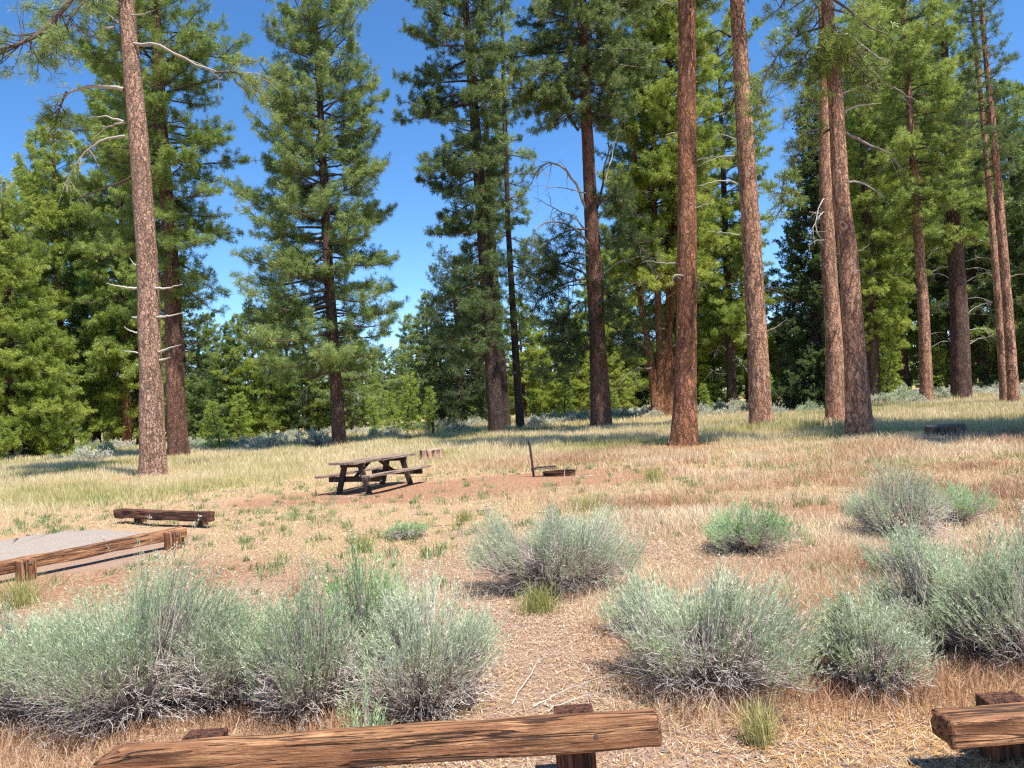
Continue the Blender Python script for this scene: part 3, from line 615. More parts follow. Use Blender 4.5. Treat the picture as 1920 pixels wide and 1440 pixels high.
hero_pine('pine_tree', 'sunlit pinkish trunk close behind a leaning trunk near the weathered stump at right', [(1567, 795, 38), (1562, 640, 30), (1554, 480, 26), (1548, 300, 21), (1545, 100, 17), (1542, 0, 15)], 32, 'bark_pink', 'needle',
          [(-60, 1480, 1600), (-250, 1450, 1620)], 21, 36, step=.12, stubs=14, crown_kw=dict(nl=110, k=12, wd=.035),
          dead=[([(1548, 370), (1535, 385), (1528, 420), (1535, 440)], -1, .03, 8, .8), ([(1548, 395), (1530, 410), (1520, 440)], -1, .025, 7, .9), ([(1552, 450), (1530, 450), (1515, 462)], -1, .02, 5, .8)])
hero_pine('pine_tree', 'leaning plated trunk in front at right, nearest the weathered stump, with drooping boughs', [(1612, 822, 50), (1599, 660, 38), (1583, 480, 33), (1570, 380, 30), (1560, 200, 26), (1547, 30, 22), (1540, -100, 19)], 32, 'bark_pink', 'needle',
          [(110, 1465, 1640), (40, 1440, 1650), (0, 1430, 1680), (-200, 1400, 1680)], 22, 44, step=.1, stubs=8, crown_kw=dict(nl=130, k=20, wd=.018, elo=-.55, droop=.5),
          dead=[([(1577, 214), (1600, 200), (1625, 195), (1652, 194)], -.5, .04, 0, 1), ([(1580, 245), (1610, 262), (1640, 275), (1670, 290), (1690, 320)], -.5, .05, 5, .4), ([(1585, 342), (1610, 340), (1630, 350), (1660, 370)], -.3, .04, 4, .8), ([(1595, 473), (1615, 470), (1632, 456)], -.3, .035, 0, 1),
                ([(1570, 50), (1585, 55), (1610, 80), (1640, 105), (1665, 117)], -.6, .06, 5, .6), ([(1575, 60), (1600, 95), (1640, 140), (1690, 175), (1720, 190)], .4, .05, 7, .35), ([(1576, 210), (1580, 260), (1586, 300), (1588, 335)], -.5, .03, 0, 1)])
T11 = [o for o in COL.objects if o.get('label', '').startswith('leaning plated trunk')][0]; L11 = np.array(T11.location)
def rel11(px, py, dy=0.0): return AT(px, py, L11[1] + dy) - L11
for sd, pl, sp in ((91, [(1550, 50), (1500, 62), (1465, 90), (1435, 140), (1424, 190), (1432, 225)], .5), (92, [(1555, 110), (1530, 130), (1505, 170), (1498, 215)], .5), (93, [(1560, 240), (1520, 265), (1485, 300), (1465, 350), (1465, 400)], .45), (94, [(1555, 90), (1570, 100), (1560, 85), (1540, 95)], .6), (95, [(1575, 90), (1600, 120), (1640, 160)], .8), (96, [(1550, 95), (1520, 90), (1500, 110), (1490, 150)], .7)):
    live_limb(L11, [rel11(px, py, -.25 * i) for i, (px, py) in enumerate(pl)], sd, 'needle', T11, .045, k=13, ln=.2, wd=.012, n2=26, spread=sp)

hero_pine('pine_tree', 'slim straight brown trunk at right with bushy green crown, between two thicker trunks', [(1737, 757, 24), (1729, 600, 20), (1718, 450, 17), (1702, 200, 12), (1690, 0, 9)], 36, 'bark_pink', 'needle',
          [(430, 1660, 1790), (300, 1630, 1800), (150, 1640, 1790), (0, 1650, 1760)], 23, 26, stubs=14, crown_kw=dict(nl=190, dense=1.3, k=20, wd=.028, ln=.29))
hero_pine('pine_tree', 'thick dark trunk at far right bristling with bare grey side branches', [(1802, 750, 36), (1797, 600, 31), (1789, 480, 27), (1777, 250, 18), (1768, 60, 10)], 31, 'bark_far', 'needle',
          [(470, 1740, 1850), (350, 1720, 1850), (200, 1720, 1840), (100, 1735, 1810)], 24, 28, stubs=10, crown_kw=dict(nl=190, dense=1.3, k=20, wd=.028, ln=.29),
          dead=[([(1810, y), (1835, y - 8 + q), (1860, y - 4 + q * 2)], -1 + i * .3, .03, 7, .7) for i, (y, q) in enumerate(((490, 0), (505, 4), (530, -8), (560, 5), (590, -10), (620, 3), (650, -8)))] +
               [([(1785, y), (1765, y - 6 + q), (1745, y + q * 2)], -1 + i * .3, .03, 7, .7) for i, (y, q) in enumerate(((470, 0), (500, 6), (525, -6), (570, 5), (640, 6)))])
hero_pine('pine_tree', 'thinner left one of two close slim grey trunks at the right edge', [(1883, 757, 15), (1872, 600, 13), (1856, 400, 11), (1840, 220, 8)], 30, 'bark_pink', 'needle',
          [(230, 1800, 1870), (150, 1800, 1870), (60, 1800, 1850)], 25, 20, stubs=6, crown_kw=dict(nl=40))
hero_pine('pine_tree', 'thicker right one of two close slim grey trunks at the right edge, dark wispy crown', [(1901, 758, 20), (1888, 570, 17), (1869, 340, 14), (1851, 150, 10), (1838, 0, 7)], 23.5, 'bark_pink', 'needle_dark',
          [(330, 1800, 1890), (240, 1770, 1890), (160, 1785, 1900), (80, 1780, 1890), (0, 1800, 1880), (-60, 1815, 1860)], 26, 20, stubs=6, crown_kw=dict(nl=85, gaps=.3))
hero_pine('pine_tree', 'dusky trunk with dense green boughs just right of the leaning plated trunk', [(1640, 748, 22), (1634, 600, 20), (1625, 450, 16), (1614, 200, 10)], 36, 'bark_far', 'needle_yellow',
          [(640, 1600, 1700), (520, 1590, 1720), (450, 1590, 1720), (300, 1590, 1730), (100, 1590, 1720), (0, 1600, 1700)], 27, 22, stubs=10, crown_kw=dict(nl=240, dense=1.2, k=18, wd=.032, ln=.3, gaps=.15), step=.3)
hero_pine('pine_tree', 'short-looking dark trunk under hanging green boughs, seen past the slim brown trunk at right', [(1693, 738, 18), (1690, 600, 15), (1686, 450, 12), (1680, 300, 9)], 36, 'bark_far', 'needle_yellow',
          [(600, 1640, 1740), (450, 1630, 1750), (250, 1640, 1740)], 28, 18, stubs=6, crown_kw=dict(nl=200, wd=.038, k=17, ln=.32, dense=1.2, twigs=False), step=.3)
hero_pine('pine_tree', 'shadowy pine with a tangle of dead twigs, between the deep-red and pinkish-grey trunks', [(1373, 762, 20), (1368, 640, 17), (1362, 500, 13), (1355, 300, 9)], 38, 'bark_dark', 'needle_yellow',
          [(640, 1310, 1450), (560, 1300, 1465), (450, 1310, 1470), (300, 1310, 1460), (150, 1310, 1440), (40, 1315, 1400)], 29, 20, stubs=6, crown_kw=dict(nl=220, wd=.038, k=15, ln=.32, dense=1.2, twigs=False, gaps=.3), step=.3,
          dead=[([(1366, 660), (1350, 645), (1340, 665)], -2, .05, 10, .8), ([(1366, 680), (1385, 670), (1400, 695)], -2, .05, 10, .8), ([(1366, 700), (1345, 700), (1330, 690)], -2, .05, 8, .8)])
hero_pine('pine_tree', 'reddish-trunked pine with light green tiers near the left edge, left of the tan trunk', [(131, 846, 18), (123, 720, 15), (113, 620, 12), (106, 450, 9), (104, 300, 6)], 32, 'bark_red', 'needle_yellow',
          [(740, 20, 210), (660, 30, 200), (560, 20, 190), (450, 15, 190), (350, 40, 170), (270, 80, 135)], 30, 20, stubs=8, crown_kw=dict(nl=220, wd=.038, k=17, ln=.32, dense=1.2, twigs=False), step=.3)
hero_pine('pine_tree', 'thin dark trunk right beside the reddish-trunked pine near the left edge', [(164, 836, 14), (159, 680, 12), (151, 480, 9), (146, 300, 6)], 32, 'bark_dark', 'needle',
          [(560, 120, 210), (430, 110, 200), (320, 120, 180)], 31, 16, stubs=8, crown_kw=dict(nl=140, wd=.038, k=17, ln=.32, dense=1.2, twigs=False), step=.3)
hero_pine('pine_tree', 'short dark trunk with bushy green crown immediately left of the tan trunk', [(238, 841, 19), (236, 700, 14), (231, 550, 11), (225, 350, 7)], 36, 'bark_red', 'needle',
          [(700, 165, 320), (600, 160, 310), (450, 140, 290), (300, 150, 310), (150, 170, 300)], 32, 18, stubs=10, crown_kw=dict(nl=260, wd=.038, k=17, ln=.32, dense=1.2, twigs=False, gaps=.15), step=.3)
hero_pine('pine_tree', 'bushy yellow-green pine with boughs to the ground at the left edge', [(28, 862, 22), (20, 700, 16), (10, 500, 10), (5, 340, 5)], 19.5, 'bark_far', 'needle_yellow',
          [(850, -90, 150), (790, -90, 185), (720, -80, 150), (620, -70, 100), (500, -60, 70), (400, -40, 40), (320, -10, 18)], 33, 18, crown_kw=dict(nl=240, wd=.026, k=20, dense=1.3, ln=.28, droop=.5, gaps=.06), step=.3)
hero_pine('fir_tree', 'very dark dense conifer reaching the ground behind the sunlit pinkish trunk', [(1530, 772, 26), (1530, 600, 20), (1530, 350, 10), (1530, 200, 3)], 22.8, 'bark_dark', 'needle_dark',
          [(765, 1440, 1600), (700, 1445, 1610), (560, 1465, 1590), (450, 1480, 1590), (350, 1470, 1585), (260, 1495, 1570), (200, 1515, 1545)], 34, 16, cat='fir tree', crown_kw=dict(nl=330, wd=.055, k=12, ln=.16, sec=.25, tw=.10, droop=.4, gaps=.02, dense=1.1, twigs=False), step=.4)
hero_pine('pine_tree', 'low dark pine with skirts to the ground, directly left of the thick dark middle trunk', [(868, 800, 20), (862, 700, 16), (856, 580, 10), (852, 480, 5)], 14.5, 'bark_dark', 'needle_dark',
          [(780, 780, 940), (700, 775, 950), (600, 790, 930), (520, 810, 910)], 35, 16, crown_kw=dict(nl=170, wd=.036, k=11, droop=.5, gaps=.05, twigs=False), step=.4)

# ------------------------------------------------------------------ background pines (shared meshes)
def bg_proto(seed, H, R, needle_m, cb, nl, shape, dense=.95, ln=.42, wd=.050, k=14, name='pine_tree'):
    rng = np.random.default_rng(seed); zc = np.linspace(-.3, H, 7); xc = (fbm(zc * .2, zc * 0, seed) - .5) * .8; xc -= xc[0]; rc = (1 - zc.clip(0) / H) ** .8 * H * .016 + .02
    root = empty(name, (0, -500, 0)); mb = MB(); trunk_mesh(mb, zc, xc, xc * .5, rc, 10, rng, step=.8); mb.build('trunk', M['bark_far'], root, smooth=True)
    def pf(z, az):
        u = np.clip((z - cb) / (H - cb), 0, 1); s = (1 - u ** shape) ** .9 * np.minimum(1, .6 + u * 3) * (.50 + .9 * vn(u * 8, az * .9, seed)); return R * s + .25
    br, fo = crown_geo(rng, zc, xc, xc * .5, pf, cb, H - .1, nl, k, ln, wd, twigs=False, dense=dense, gaps=.30, tw=.24, thick=.02)
    br.build('branches', M['branch'], root); fo.build('crown', M[needle_m], root); return root
PR = {'a': bg_proto(101, 22, 4.0, 'needle', 1.6, 170, 2.4), 'b': bg_proto(102, 22, 3.5, 'needle_blue', 2.0, 180, 2.2), 'c': bg_proto(103, 20, 4.2, 'needle_yellow', 1.2, 170, 2.5),
      'd': bg_proto(104, 20, 3.8, 'needle_dark', 1.0, 190, 2.0, ln=.26), 'e': bg_proto(105, 24, 3.5, 'needle', 6.5, 150, 3.0), 'f': bg_proto(106, 24, 3.5, 'needle_yellow', 4.5, 160, 3.0), 'y': bg_proto(107, 6, 1.25, 'needle_young', .4, 70, 1.0, ln=.2, wd=.03, dense=1.4, name='young_pine'),
      'g': bg_proto(108, 18, 4.2, 'needle_blue', 1.2, 180, 1.9)}
HP = {'a': 22, 'b': 22, 'c': 20, 'd': 20, 'e': 24, 'f': 24, 'y': 6, 'g': 18}
used = set(); rb = np.random.default_rng(77)
def place_bg(kind, px, d, topy, wscale=1.0):
    py = hor(px) + FPX * HCAM / d; B = G(px, py); B[2] = gz(B[0], B[1]) - .05
    H = HCAM + (hor(px) - topy) / FPX * d * 1.0; s = H / HP[kind]
    if kind in used: o = copy_tree(PR[kind])
    else: o = PR[kind]; used.add(kind)
    o.location = B; ws = s * wscale * rb.uniform(.9, 1.15)
    if s > 1.3: ws = 1.1 + .3 * (s - 1.1)
    o.scale = (ws, ws, s); o.rotation_euler = (rb.normal(0, .015), ROLL * 0 + rb.normal(0, .015), rb.uniform(0, 6.28)); return o, B, H
BGS = [  # kind, px, distance, px row of the tip
 ('a', -60, 62, 300), ('b', 14, 88, 303), ('b', 92, 95, 243), ('b', 182, 76, 330), ('a', 214, 100, 380), ('c', 262, 72, 470), ('e', 300, 84, 330), ('d', 346, 78, 480),
 ('a', 378, 86, 600), ('b', 402, 99, 588), ('g', 432, 72, 610), ('c', 456, 72, 590), ('d', 484, 80, 560), ('c', 512, 72, 610), ('b', 545, 90, 520), ('d', 578, 72, 560), ('c', 598, 72, 640), ('g', 660, 72, 600),
 ('a', 684, 82, 630), ('b', 706, 104, 652), ('g', 727, 128, 662), ('b', 748, 112, 655), ('b', 768, 122, 640), ('g', 786, 96, 590), ('b', 806, 82, 550), ('d', 828, 72, 560), ('a', 900, 84, 520), ('d', 925, 74, 590),
 ('c', 985, 80, 560), ('c', 1012, 88, 590), ('g', 1040, 102, 600), ('b', 1066, 94, 560), ('c', 1090, 78, 600), ('a', 1112, 96, 520), ('c', 1155, 84, 470), ('a', 1184, 92, 380), ('f', 1275, 90, 330), ('a', 1312, 84, 340),
 ('f', 1340, 92, 230), ('c', 1405, 88, 420), ('a', 1424, 104, 600), ('c', 1446, 84, 620), ('b', 1476, 98, 590), ('d', 1500, 84, 420), ('f', 1598, 92, 200), ('a', 1624, 80, 90), ('e', 1700, 76, -60), 
 ('a', 1752, 86, 10), ('e', 1782, 94, 60), ('d', 1850, 72, 240), ('f', 1872, 92, 180), ('a', 1900, 78, 190), ('b', 1938, 70, 150), ('a', 1990, 80, 100), ('d', 2040, 66, 200),
 ('g', 370, 72, 700), ('c', 1165, 74, 660), ('c', 1060, 76, 680), ('d', 1200, 88, 600), ('c', 1320, 80, 640), ('d', 1345, 86, 600), ('c', 1425, 74, 690), ('d', 1480, 78, 660), ('c', 1660, 74, 620), ('d', 1745, 92, 560), ('c', 1840, 80, 560), ('d', 1900, 88, 500), ('c', 1960, 78, 560), ('d', 1780, 100, 480), ('d', 640, 84, 660), ('d', 540, 76, 700), ('c', 940, 90, 640)]
SPOTS = [(0, 'at the left edge of the view'), (110, 'behind the reddish-trunked pine at left'), (210, 'just left of the bare tan trunk'), (290, 'behind the bare tan trunk at left'), (375, 'right of the red-brown pine at left'), (455, 'left of the slender lone pine'), (545, 'behind the left boughs of the slender lone pine'), (660, 'right behind the slender lone pine'),
         (735, 'under the open gap of sky'), (800, 'right of the open gap of sky'), (880, 'behind the thick dark middle trunk'), (1000, 'right of the slim sparse-crowned pine'), (1080, 'behind the dark stout pine'), (1170, 'left of the fused multi-stemmed pine'), (1290, 'behind the deep-red bare trunk'), (1350, 'between the deep-red and pinkish-grey trunks'), (1430, 'behind the pinkish-grey bare trunk'), (1500, 'beside the very dark fir'),
         (1610, 'behind the leaning plated trunk'), (1690, 'left of the slim brown trunk at right'), (1760, 'between the slim brown trunk and the bristling dark trunk'), (1840, 'right of the bristling dark trunk'), (1920, 'at the right edge of the view')]
KD = {'a': 'green', 'b': 'bluish', 'c': 'yellow-green bushy', 'd': 'dark dense', 'e': 'tall high-crowned', 'f': 'light green tall', 'g': 'broad grey-green', 'y': 'bright green young'}
labels = {}
def bg_label(kind, px, H, d, what):
    sp = min(SPOTS, key=lambda s: abs(s[0] - px))[1]; base = '%s background %s %s' % (KD[kind], what, sp)
    if base in labels:
        for adj in (('tall' if H > 18 else 'low'), ('nearer' if d < 82 else 'farther'), 'narrow', 'second'):
            b2 = adj + ' ' + base
            if b2 not in labels: base = b2; break
    labels[base] = 1; return base
for kd, px, d, ty in BGS:
    o, B, H = place_bg(kd, px, d, ty); tag(o, bg_label(kd, px, H, d, 'pine'), 'pine tree', 'pines in the background forest')
YG = [(805, 55, 728, 'bright young pine standing alone at the forest edge, left of the marker post'), (766, 58, 705, 'taller young pine left of the lone bright young pine'), (741, 57, 735, 'small yellowish young pine, leftmost of three at the forest edge'), (412, 52, 752, 'round bright green young pine right of the red-brown pine at left'), (388, 58, 770, 'low young pine partly hidden by the rounder one beside it'),
      (448, 64, 740, 'young pine between the slender lone pine and the red-brown pine'), (1150, 66, 730, 'young pine in the gap right of the dark stout pine'), (1060, 68, 705, 'young pine behind the sage, left of the dark stout pine'), (1665, 70, 640, 'bright young pine between the leaning trunk and the slim brown trunk'), (1760, 72, 650, 'bright young pine right of the slim brown trunk at right'), (1325, 60, 720, 'young pine right of the deep-red bare trunk'),
      (705, 56, 745, 'young pine in front of the forest edge, right of the slender lone pine'), (1440, 64, 700, 'young pine right of the pinkish-grey bare trunk'), (1005, 64, 735, 'young pine among the sage right of the slim sparse-crowned pine')]
for px, d, ty, lb in YG:
    o, B, H = place_bg('y', px, d, ty, 1.15); tag(o, lb, 'young pine', 'young pines at the forest edge')
for kx, ky, sc_, lb in ((21.0, 15.6, 1.25, 'tall pine outside the view at right, shading the weathered stump'), (22.2, 18.6, 1.3, 'tall pine just outside the view at right, shading the grass by the stump')):
    o = copy_tree(PR['e']); o.location = (kx, ky, gz(kx, ky)); o.scale = (1.15, 1.15, sc_); o.rotation_euler = (0, 0, kx); tag(o, lb, 'pine tree')
# the far wood behind them all, one mass
def far_wood():
    rng = np.random.default_rng(500); br, fo = MB(), MB()
    n = 230; ang = np.linspace(-1.1, 1.1, n) + rng.uniform(-.006, .006, n)
    for i in range(n):
        d = rng.uniform(125, 190); x, y = d * math.tan(ang[i]) if abs(ang[i]) < .75 else d * math.sin(ang[i]), d if abs(ang[i]) < .75 else d * math.cos(ang[i]); H = rng.uniform(7, 13) * (1.15 if abs(ang[i]) > .2 else .95)
        m = 520; u = rng.uniform(0, 1, m); az = rng.uniform(0, 6.28, m); r = H * .25 * (1 - u ** 2.4) * np.sqrt(rng.uniform(.2, 1, m)) * (.8 + .4 * vn(u * 7, az, i))
        P = np.stack([x + r * np.cos(az), y + r * np.sin(az), .3 + u * H], -1); D = norm(np.stack([np.cos(az), np.sin(az), np.full(m, .5)], -1))
        T = rng.uniform(0, 1, (m, 3)); T[:, 0] = T[:, 0] * .5 + rng.uniform(0, .5); T[:, 1] = 0
        needles(fo, P, D, rng, 6, .55, .16, T=T)
        fo.add([[x - .2, y, 0], [x + .2, y, 0], [x, y, H]], [[0, 1, 2]], [0, 0, 0])
    tag(fo.build('far_wood', M['needle_blue']), 'far-off wood of small pines closing the view behind the background forest', 'wood', kind='stuff')
far_wood()

# ------------------------------------------------------------------ timber barriers
def beam_obj(c, d, L, th, dp, m, parent, seed=0, slant=0.0):
    """one squared log; local X along it so the grain follows"""
    rng = np.random.default_rng(seed); mb = MB(); box(mb, (0, 0, 0), (L, dp, th), nx=44, ny=3, nz=4, bev=.016, wob=.022)
    V = mb.V[0]
    V[:, 2] += (vn(V[:, 0] * 1.3 + seed, V[:, 0] * 0, 3) - .5) * .012; V[:, 1] += (vn(V[:, 0] * 1.1 + seed, V[:, 0] * 0 + 4, 3) - .5) * .012
    # weathered ends
    e = np.abs(V[:, 0]) > L / 2 - .02; V[e, 0] += (vn(V[e, 1] * 40, V[e, 2] * 40, seed) - .5) * .02
    if slant:
        k = sst(-L / 2 + .14, -L / 2 - .05, V[:, 0]); V[:, 2] -= k * slant * (V[:, 2] + th / 2) / th
    o = mb.build('beam', m, parent, smooth=False); o.location = c; o.rotation_euler = (0, 0, math.atan2(d[1], d[0])); return o
def bolt(p, nrm, parent, r=.025):
    mb = MB(); f = frame(nrm, (0, 0, 1)); prof = [(0, r * 1.5), (.003, r * 1.5), (.004, r), (.010, r * .85), (.014, r * .5), (.0155, .0005)]
    P = np.array([[np.array(p) + f[:, 0] * a for a, _ in prof]]); tubes(mb, P, np.array([[b for _, b in prof]]), 12); mb.build('bolt', M['bolt'], parent, smooth=False)
def barrier(label, c, d, L, th, dp, posts, m, side, seed, slant=0, bolts=(), ztop=.32, pw=.16, pd=.15, up=.03, group='timber barriers around the parking spur'):
    """side = +1 posts behind the beam (away from the camera), -1 in front; posts = offsets along the beam"""
    d = norm(np.array([d[0], d[1], 0.])); nn = np.array([-d[1], d[0], 0]); nn = nn if nn[1] > 0 else -nn
    root = tag(empty('timber_barrier', (c[0], c[1], 0)), label, 'barrier', group)
    beam_obj((0, 0, ztop - th / 2), d, L, th, dp, m, root, seed, slant)
    for i, t in enumerate(posts):
        mb = MB(); h = ztop + (up if side > 0 else -.012) + .25; box(mb, (0, 0, 0), (pw, pd, h), nx=3, ny=3, nz=8, bev=.008, wob=.008, rng=None)
        # stand it up: its grain runs along local X
        V = mb.V[0]; V[:] = V[:, [2, 1, 0]]; mb.F[0] = mb.F[0][:, ::-1]
        o = mb.build('post', M['log_dark'] if side > 0 else m, root); p = d * t + nn * side * (dp / 2 + pd / 2 + .003)
        o.matrix_local = Matrix(((0, nn[0], -d[0], p[0]), (0, nn[1], -d[1], p[1]), (1, 0, 0, -.25 + h / 2), (0, 0, 0, 1))) if True else o.matrix_local
    for t, zz in bolts:
        q = d * t - nn * (dp / 2 - .004 if side > 0 else dp / 2 + pd - .002); bolt((q[0], q[1], zz), -nn, root)
    return root
barrier('long cracked timber barrier at the bottom, a bolt head near its right end', (-.74, 3.69), (1, 0), 2.66, .155, .105, (-.86, .93), M['log'], 1, 3, slant=.06, bolts=((1.02, .275),), ztop=.35, up=.0, pw=.19, pd=.10)
barrier('timber barrier end in the bottom right corner, round knot on its face', (3.02, 3.60), (1, .0), 2.3, .13, .17, (-.78, .8), M['log'], 1, 8, ztop=.29, up=.0, pd=.12, pw=.19)
pA, pB = G(50, 1088), G(325, 1030); dd = norm(pB - pA); nn = np.array([-dd[1], dd[0], 0]); mid = (pA + pB) / 2 + nn * .165 - dd * 1.1
Lm = 2.03 + .3 + 2.2 + .3; cM = pB + dd * .30 - dd * Lm / 2 + nn * .165
barrier('long brown timber barrier before the gravel pad, bolted posts on its near face', cM[:2], dd[:2], Lm, .155, .17, (Lm / 2 - .30, Lm / 2 - .30 - np.linalg.norm(pB - pA), -Lm / 2 + .4), M['log'], -1, 12, bolts=((Lm / 2 - .30 + .02, .21), (Lm / 2 - .28 - np.linalg.norm(pB - pA), .21)), ztop=.275, pw=.20, pd=.15)
q1, q2 = G(228, 982), G(388, 990); dd = norm(q2 - q1); cc = (q1 + q2) / 2
barrier('short dark timber barrier lying low beyond the gravel pad', cc[:2], dd[:2], np.linalg.norm(q2 - q1) + .25, .165, .17, (-.95, .95), M['log_dark'], 1, 16, ztop=.28, up=-.09, pw=.2)

# ------------------------------------------------------------------ picnic table
def picnic_table():
    root = tag(empty('picnic_table', (-3.44, 18.69, gz(-3.44, 18.69)), math.atan2(.875, .485)), 'brown wooden picnic table with attached benches on bare dirt', 'picnic table')
    L = 2.35
    for i in range(4):
        mb = MB(); box(mb, (0, -.285 + i * .19, .728), (L, .183, .056), nx=14, bev=.005, wob=.006); mb.build('top_board', M['table_top'], root)
    for s in (-1, 1):
        mb = MB(); box(mb, (0, s * .70, .425), (L, .25, .052), nx=14, bev=.005, wob=.006); mb.build('bench', M['table_top'], root)
    for s in (-1, 1):
        x = s * (L / 2 - .38)
        mb = MB(); box(mb, (x, 0, .653), (.05, .72, .09), bev=.004); mb.build('top_rail', M['table'], root)
        mb = MB(); box(mb, (x + .052, 0, .332), (.05, 1.56, .13), bev=.004); mb.build('bench_support', M['table'], root)
        for t in (-1, 1):
            a = np.array([x, t * .22, .70]); b = np.array([x, t * .46, -.03]); d = b - a; mb = MB()
            box(mb, (a + b) / 2, (np.linalg.norm(d), .055, .14), rot=frame(d, (1, 0, 0)) @ np.array([[1, 0, 0], [0, 0, 1], [0, -1, 0]]).T, bev=.004); mb.build('leg', M['table'], root)
        a = np.array([x - s * .06, 0, .36]); b = np.array([x - s * .62, 0, .69]); d = b - a; mb = MB(); box(mb, (a + b) / 2, (np.linalg.norm(d), .09, .045), rot=frame(d), bev=.004); mb.build('brace', M['table'], root)
picnic_table()

# ------------------------------------------------------------------ fire ring and grill post
def fire_ring():
    c = G(1049, 893); root = tag(empty('fire_ring', (c[0], c[1], gz(c[0], c[1]))), 'low rusty steel fire ring sunk in the bare red dirt', 'fire ring')
    n = 48; a = np.arange(n) * 2 * PI / n; mb = MB(); r = .39; prof = [(r, -.05), (r, .085), (r + .014, .09), (r + .014, .098), (r - .012, .098), (r - .012, -.05)]
    V = np.array([[q * math.cos(t), q * math.sin(t), z] for q, z in prof for t in a]); F = [[i * n + j, i * n + (j + 1) % n, (i + 1) * n + (j + 1) % n, (i + 1) * n + j] for i in range(len(prof) - 1) for j in range(n)]
    mb.add(V, F); mb.build('ring', M['rust'], root)
    mb = MB(); rng = np.random.default_rng(3); V = [[0, 0, .03]] + [[.37 * k / 3 * math.cos(t), .37 * k / 3 * math.sin(t), .025 + rng.uniform(-.015, .015)] for k in (1, 2, 3) for t in a]
    F = [[0, 1 + j, 1 + (j + 1) % n] for j in range(n)]; mb.add(V, F); mb.F.append(np.array([[1 + k * n + j, 1 + (k + 1) * n + j, 1 + (k + 1) * n + (j + 1) % n, 1 + k * n + (j + 1) % n] for k in (0, 1) for j in range(n)])); mb.build('ash_bed', M['stone'], root)
    c = G(1000, 898); root = tag(empty('grill_post', (c[0], c[1], gz(c[0], c[1]))), 'tall iron post with a swing-out cooking grate beside the fire ring', 'camp grill')
    mb = MB(); tubes(mb, [[[0.02, 0, -.1], [0, 0, .25], [-.02, 0, .60], [-.045, 0, .86]]], [[.030] * 4], 10, cap=True); mb.build('post', M['steel'], root, smooth=True)
    mb = MB(); tubes(mb, [[[0, 0, .14], [0, 0, .21]]], [[.042, .042]], 12, cap=True); mb.build('collar', M['steel'], root)
    f = MB(); y0, y1, x0, x1, z = -.19, .19, .05, .56, .20
    pl = [[x0, 0, z], [x0 + .02, y0, z], [x1, y0, z], [x1, y1, z], [x0 + .02, y1, z], [x0, 0, z]]
    for p, q in zip(pl[:-1], pl[1:]): tubes(f, [[p, q]], [[.017, .017]], 6)
    g = f.build('grate', M['steel'], root)
    b = MB(); k = 15; xs = np.linspace(x0 + .06, x1 - .03, k); P = np.array([[[x, y0, z + .006], [x, y0 + .01, z + .022], [x, y1 - .01, z + .022], [x, y1, z + .006]] for x in xs]); tubes(b, P, np.full((k, 4), .010), 5); b.build('grate_bars', M['steel'], g)
fire_ring()

# ------------------------------------------------------------------ stumps, marker, snag
def stump_mat(name, c1, c2, top):
    m, n, b, o = mat(name); geo = nd(n, 'ShaderNodeNewGeometry'); s = nd(n, 'ShaderNodeSeparateXYZ'); lk(n, geo.outputs['Normal'], s.inputs[0])
    g = noise(n, coords(n, (9, 9, 1.5)), 1.2, 5, .7, .5); side = ramp(n, g, [(.40, (.045, .03, .025)), (.5, c2), (.65, c1)])
    tp = ramp(n, noise(n, coords(n, (14, 14, 14)), 1.0, 5), [(.3, tuple(x * .5 for x in top)), (.6, top)])
    lk(n, mix(n, ramp(n, s.outputs['Z'], [(.5, 0), (.8, 1)]), side, tp), b.inputs['Base Color']); bump(n, b, g, .8, .03); return m
M['stump1'] = stump_mat('cut_stump_wood', (.52, .33, .24), (.36, .21, .15), (.40, .30, .22)); M['stump2'] = stump_mat('old_stump_wood', (.26, .17, .12), (.16, .10, .07), (.26, .19, .14))
def stump(name, label, px, py, dia, h, m, seed, squash=1.0, cat='tree stump', tilt=0.0):
    c = G(px, py); rng = np.random.default_rng(seed); n = 64; a = np.arange(n) * 2 * PI / n; k = 9
    R = dia / 2 * (1 + .30 * (vn(np.cos(a) * 3 + 7, np.sin(a) * 3, seed) - .5) + .10 * np.abs(np.sin(a * 6 + seed)) ** 3 * -1)
    rows = []
    for i in range(k):
        z = -.06 + (h + .06) * i / (k - 1); fl = 1 + .16 * math.exp(-max(z, 0) / .08); rows.append(np.stack([R * fl * np.cos(a) * (1 + .03 * (vn(a * 4, a * 0 + z * 9, seed) - .5)), R * fl * squash * np.sin(a), np.full(n, z) + (tilt * R * np.cos(a) + .05 * (vn(np.cos(a) * 2, np.sin(a) * 2, seed + 1) - .5) if i == k - 1 else 0)], -1))
    for q in (.85, .5, .2): rows.append(np.stack([R * q * np.cos(a), R * q * squash * np.sin(a), rows[k - 1][:, 2] * 0 + h + tilt * R * np.cos(a) * q + (vn(np.cos(a) * q * 4, np.sin(a) * q * 4, seed) - .5) * .03], -1))
    V = np.concatenate(rows + [np.array([[0, 0, h]])]); kk = len(rows); F = [[i * n + j, i * n + (j + 1) % n, (i + 1) * n + (j + 1) % n, (i + 1) * n + j] for i in range(kk - 1) for j in range(n)]
    mb = MB(); mb.add(V, F); mb.F.append(np.array([[(kk - 1) * n + j, (kk - 1) * n + (j + 1) % n, kk * n] for j in range(n)]))
    o = mb.build(name, m); o.location = (c[0], c[1], gz(c[0], c[1])); tag(o, label, cat); return o
stump('tree_stump', 'low sawn stump with pale pinkish split sides, right of the picnic table', 810, 861, .88, .34, M['stump1'], 4)
stump('tree_stump', 'wide weathered dark stump in the shade at right', 1774, 821, 1.0, .33, M['stump2'], 6, .95, tilt=.03)
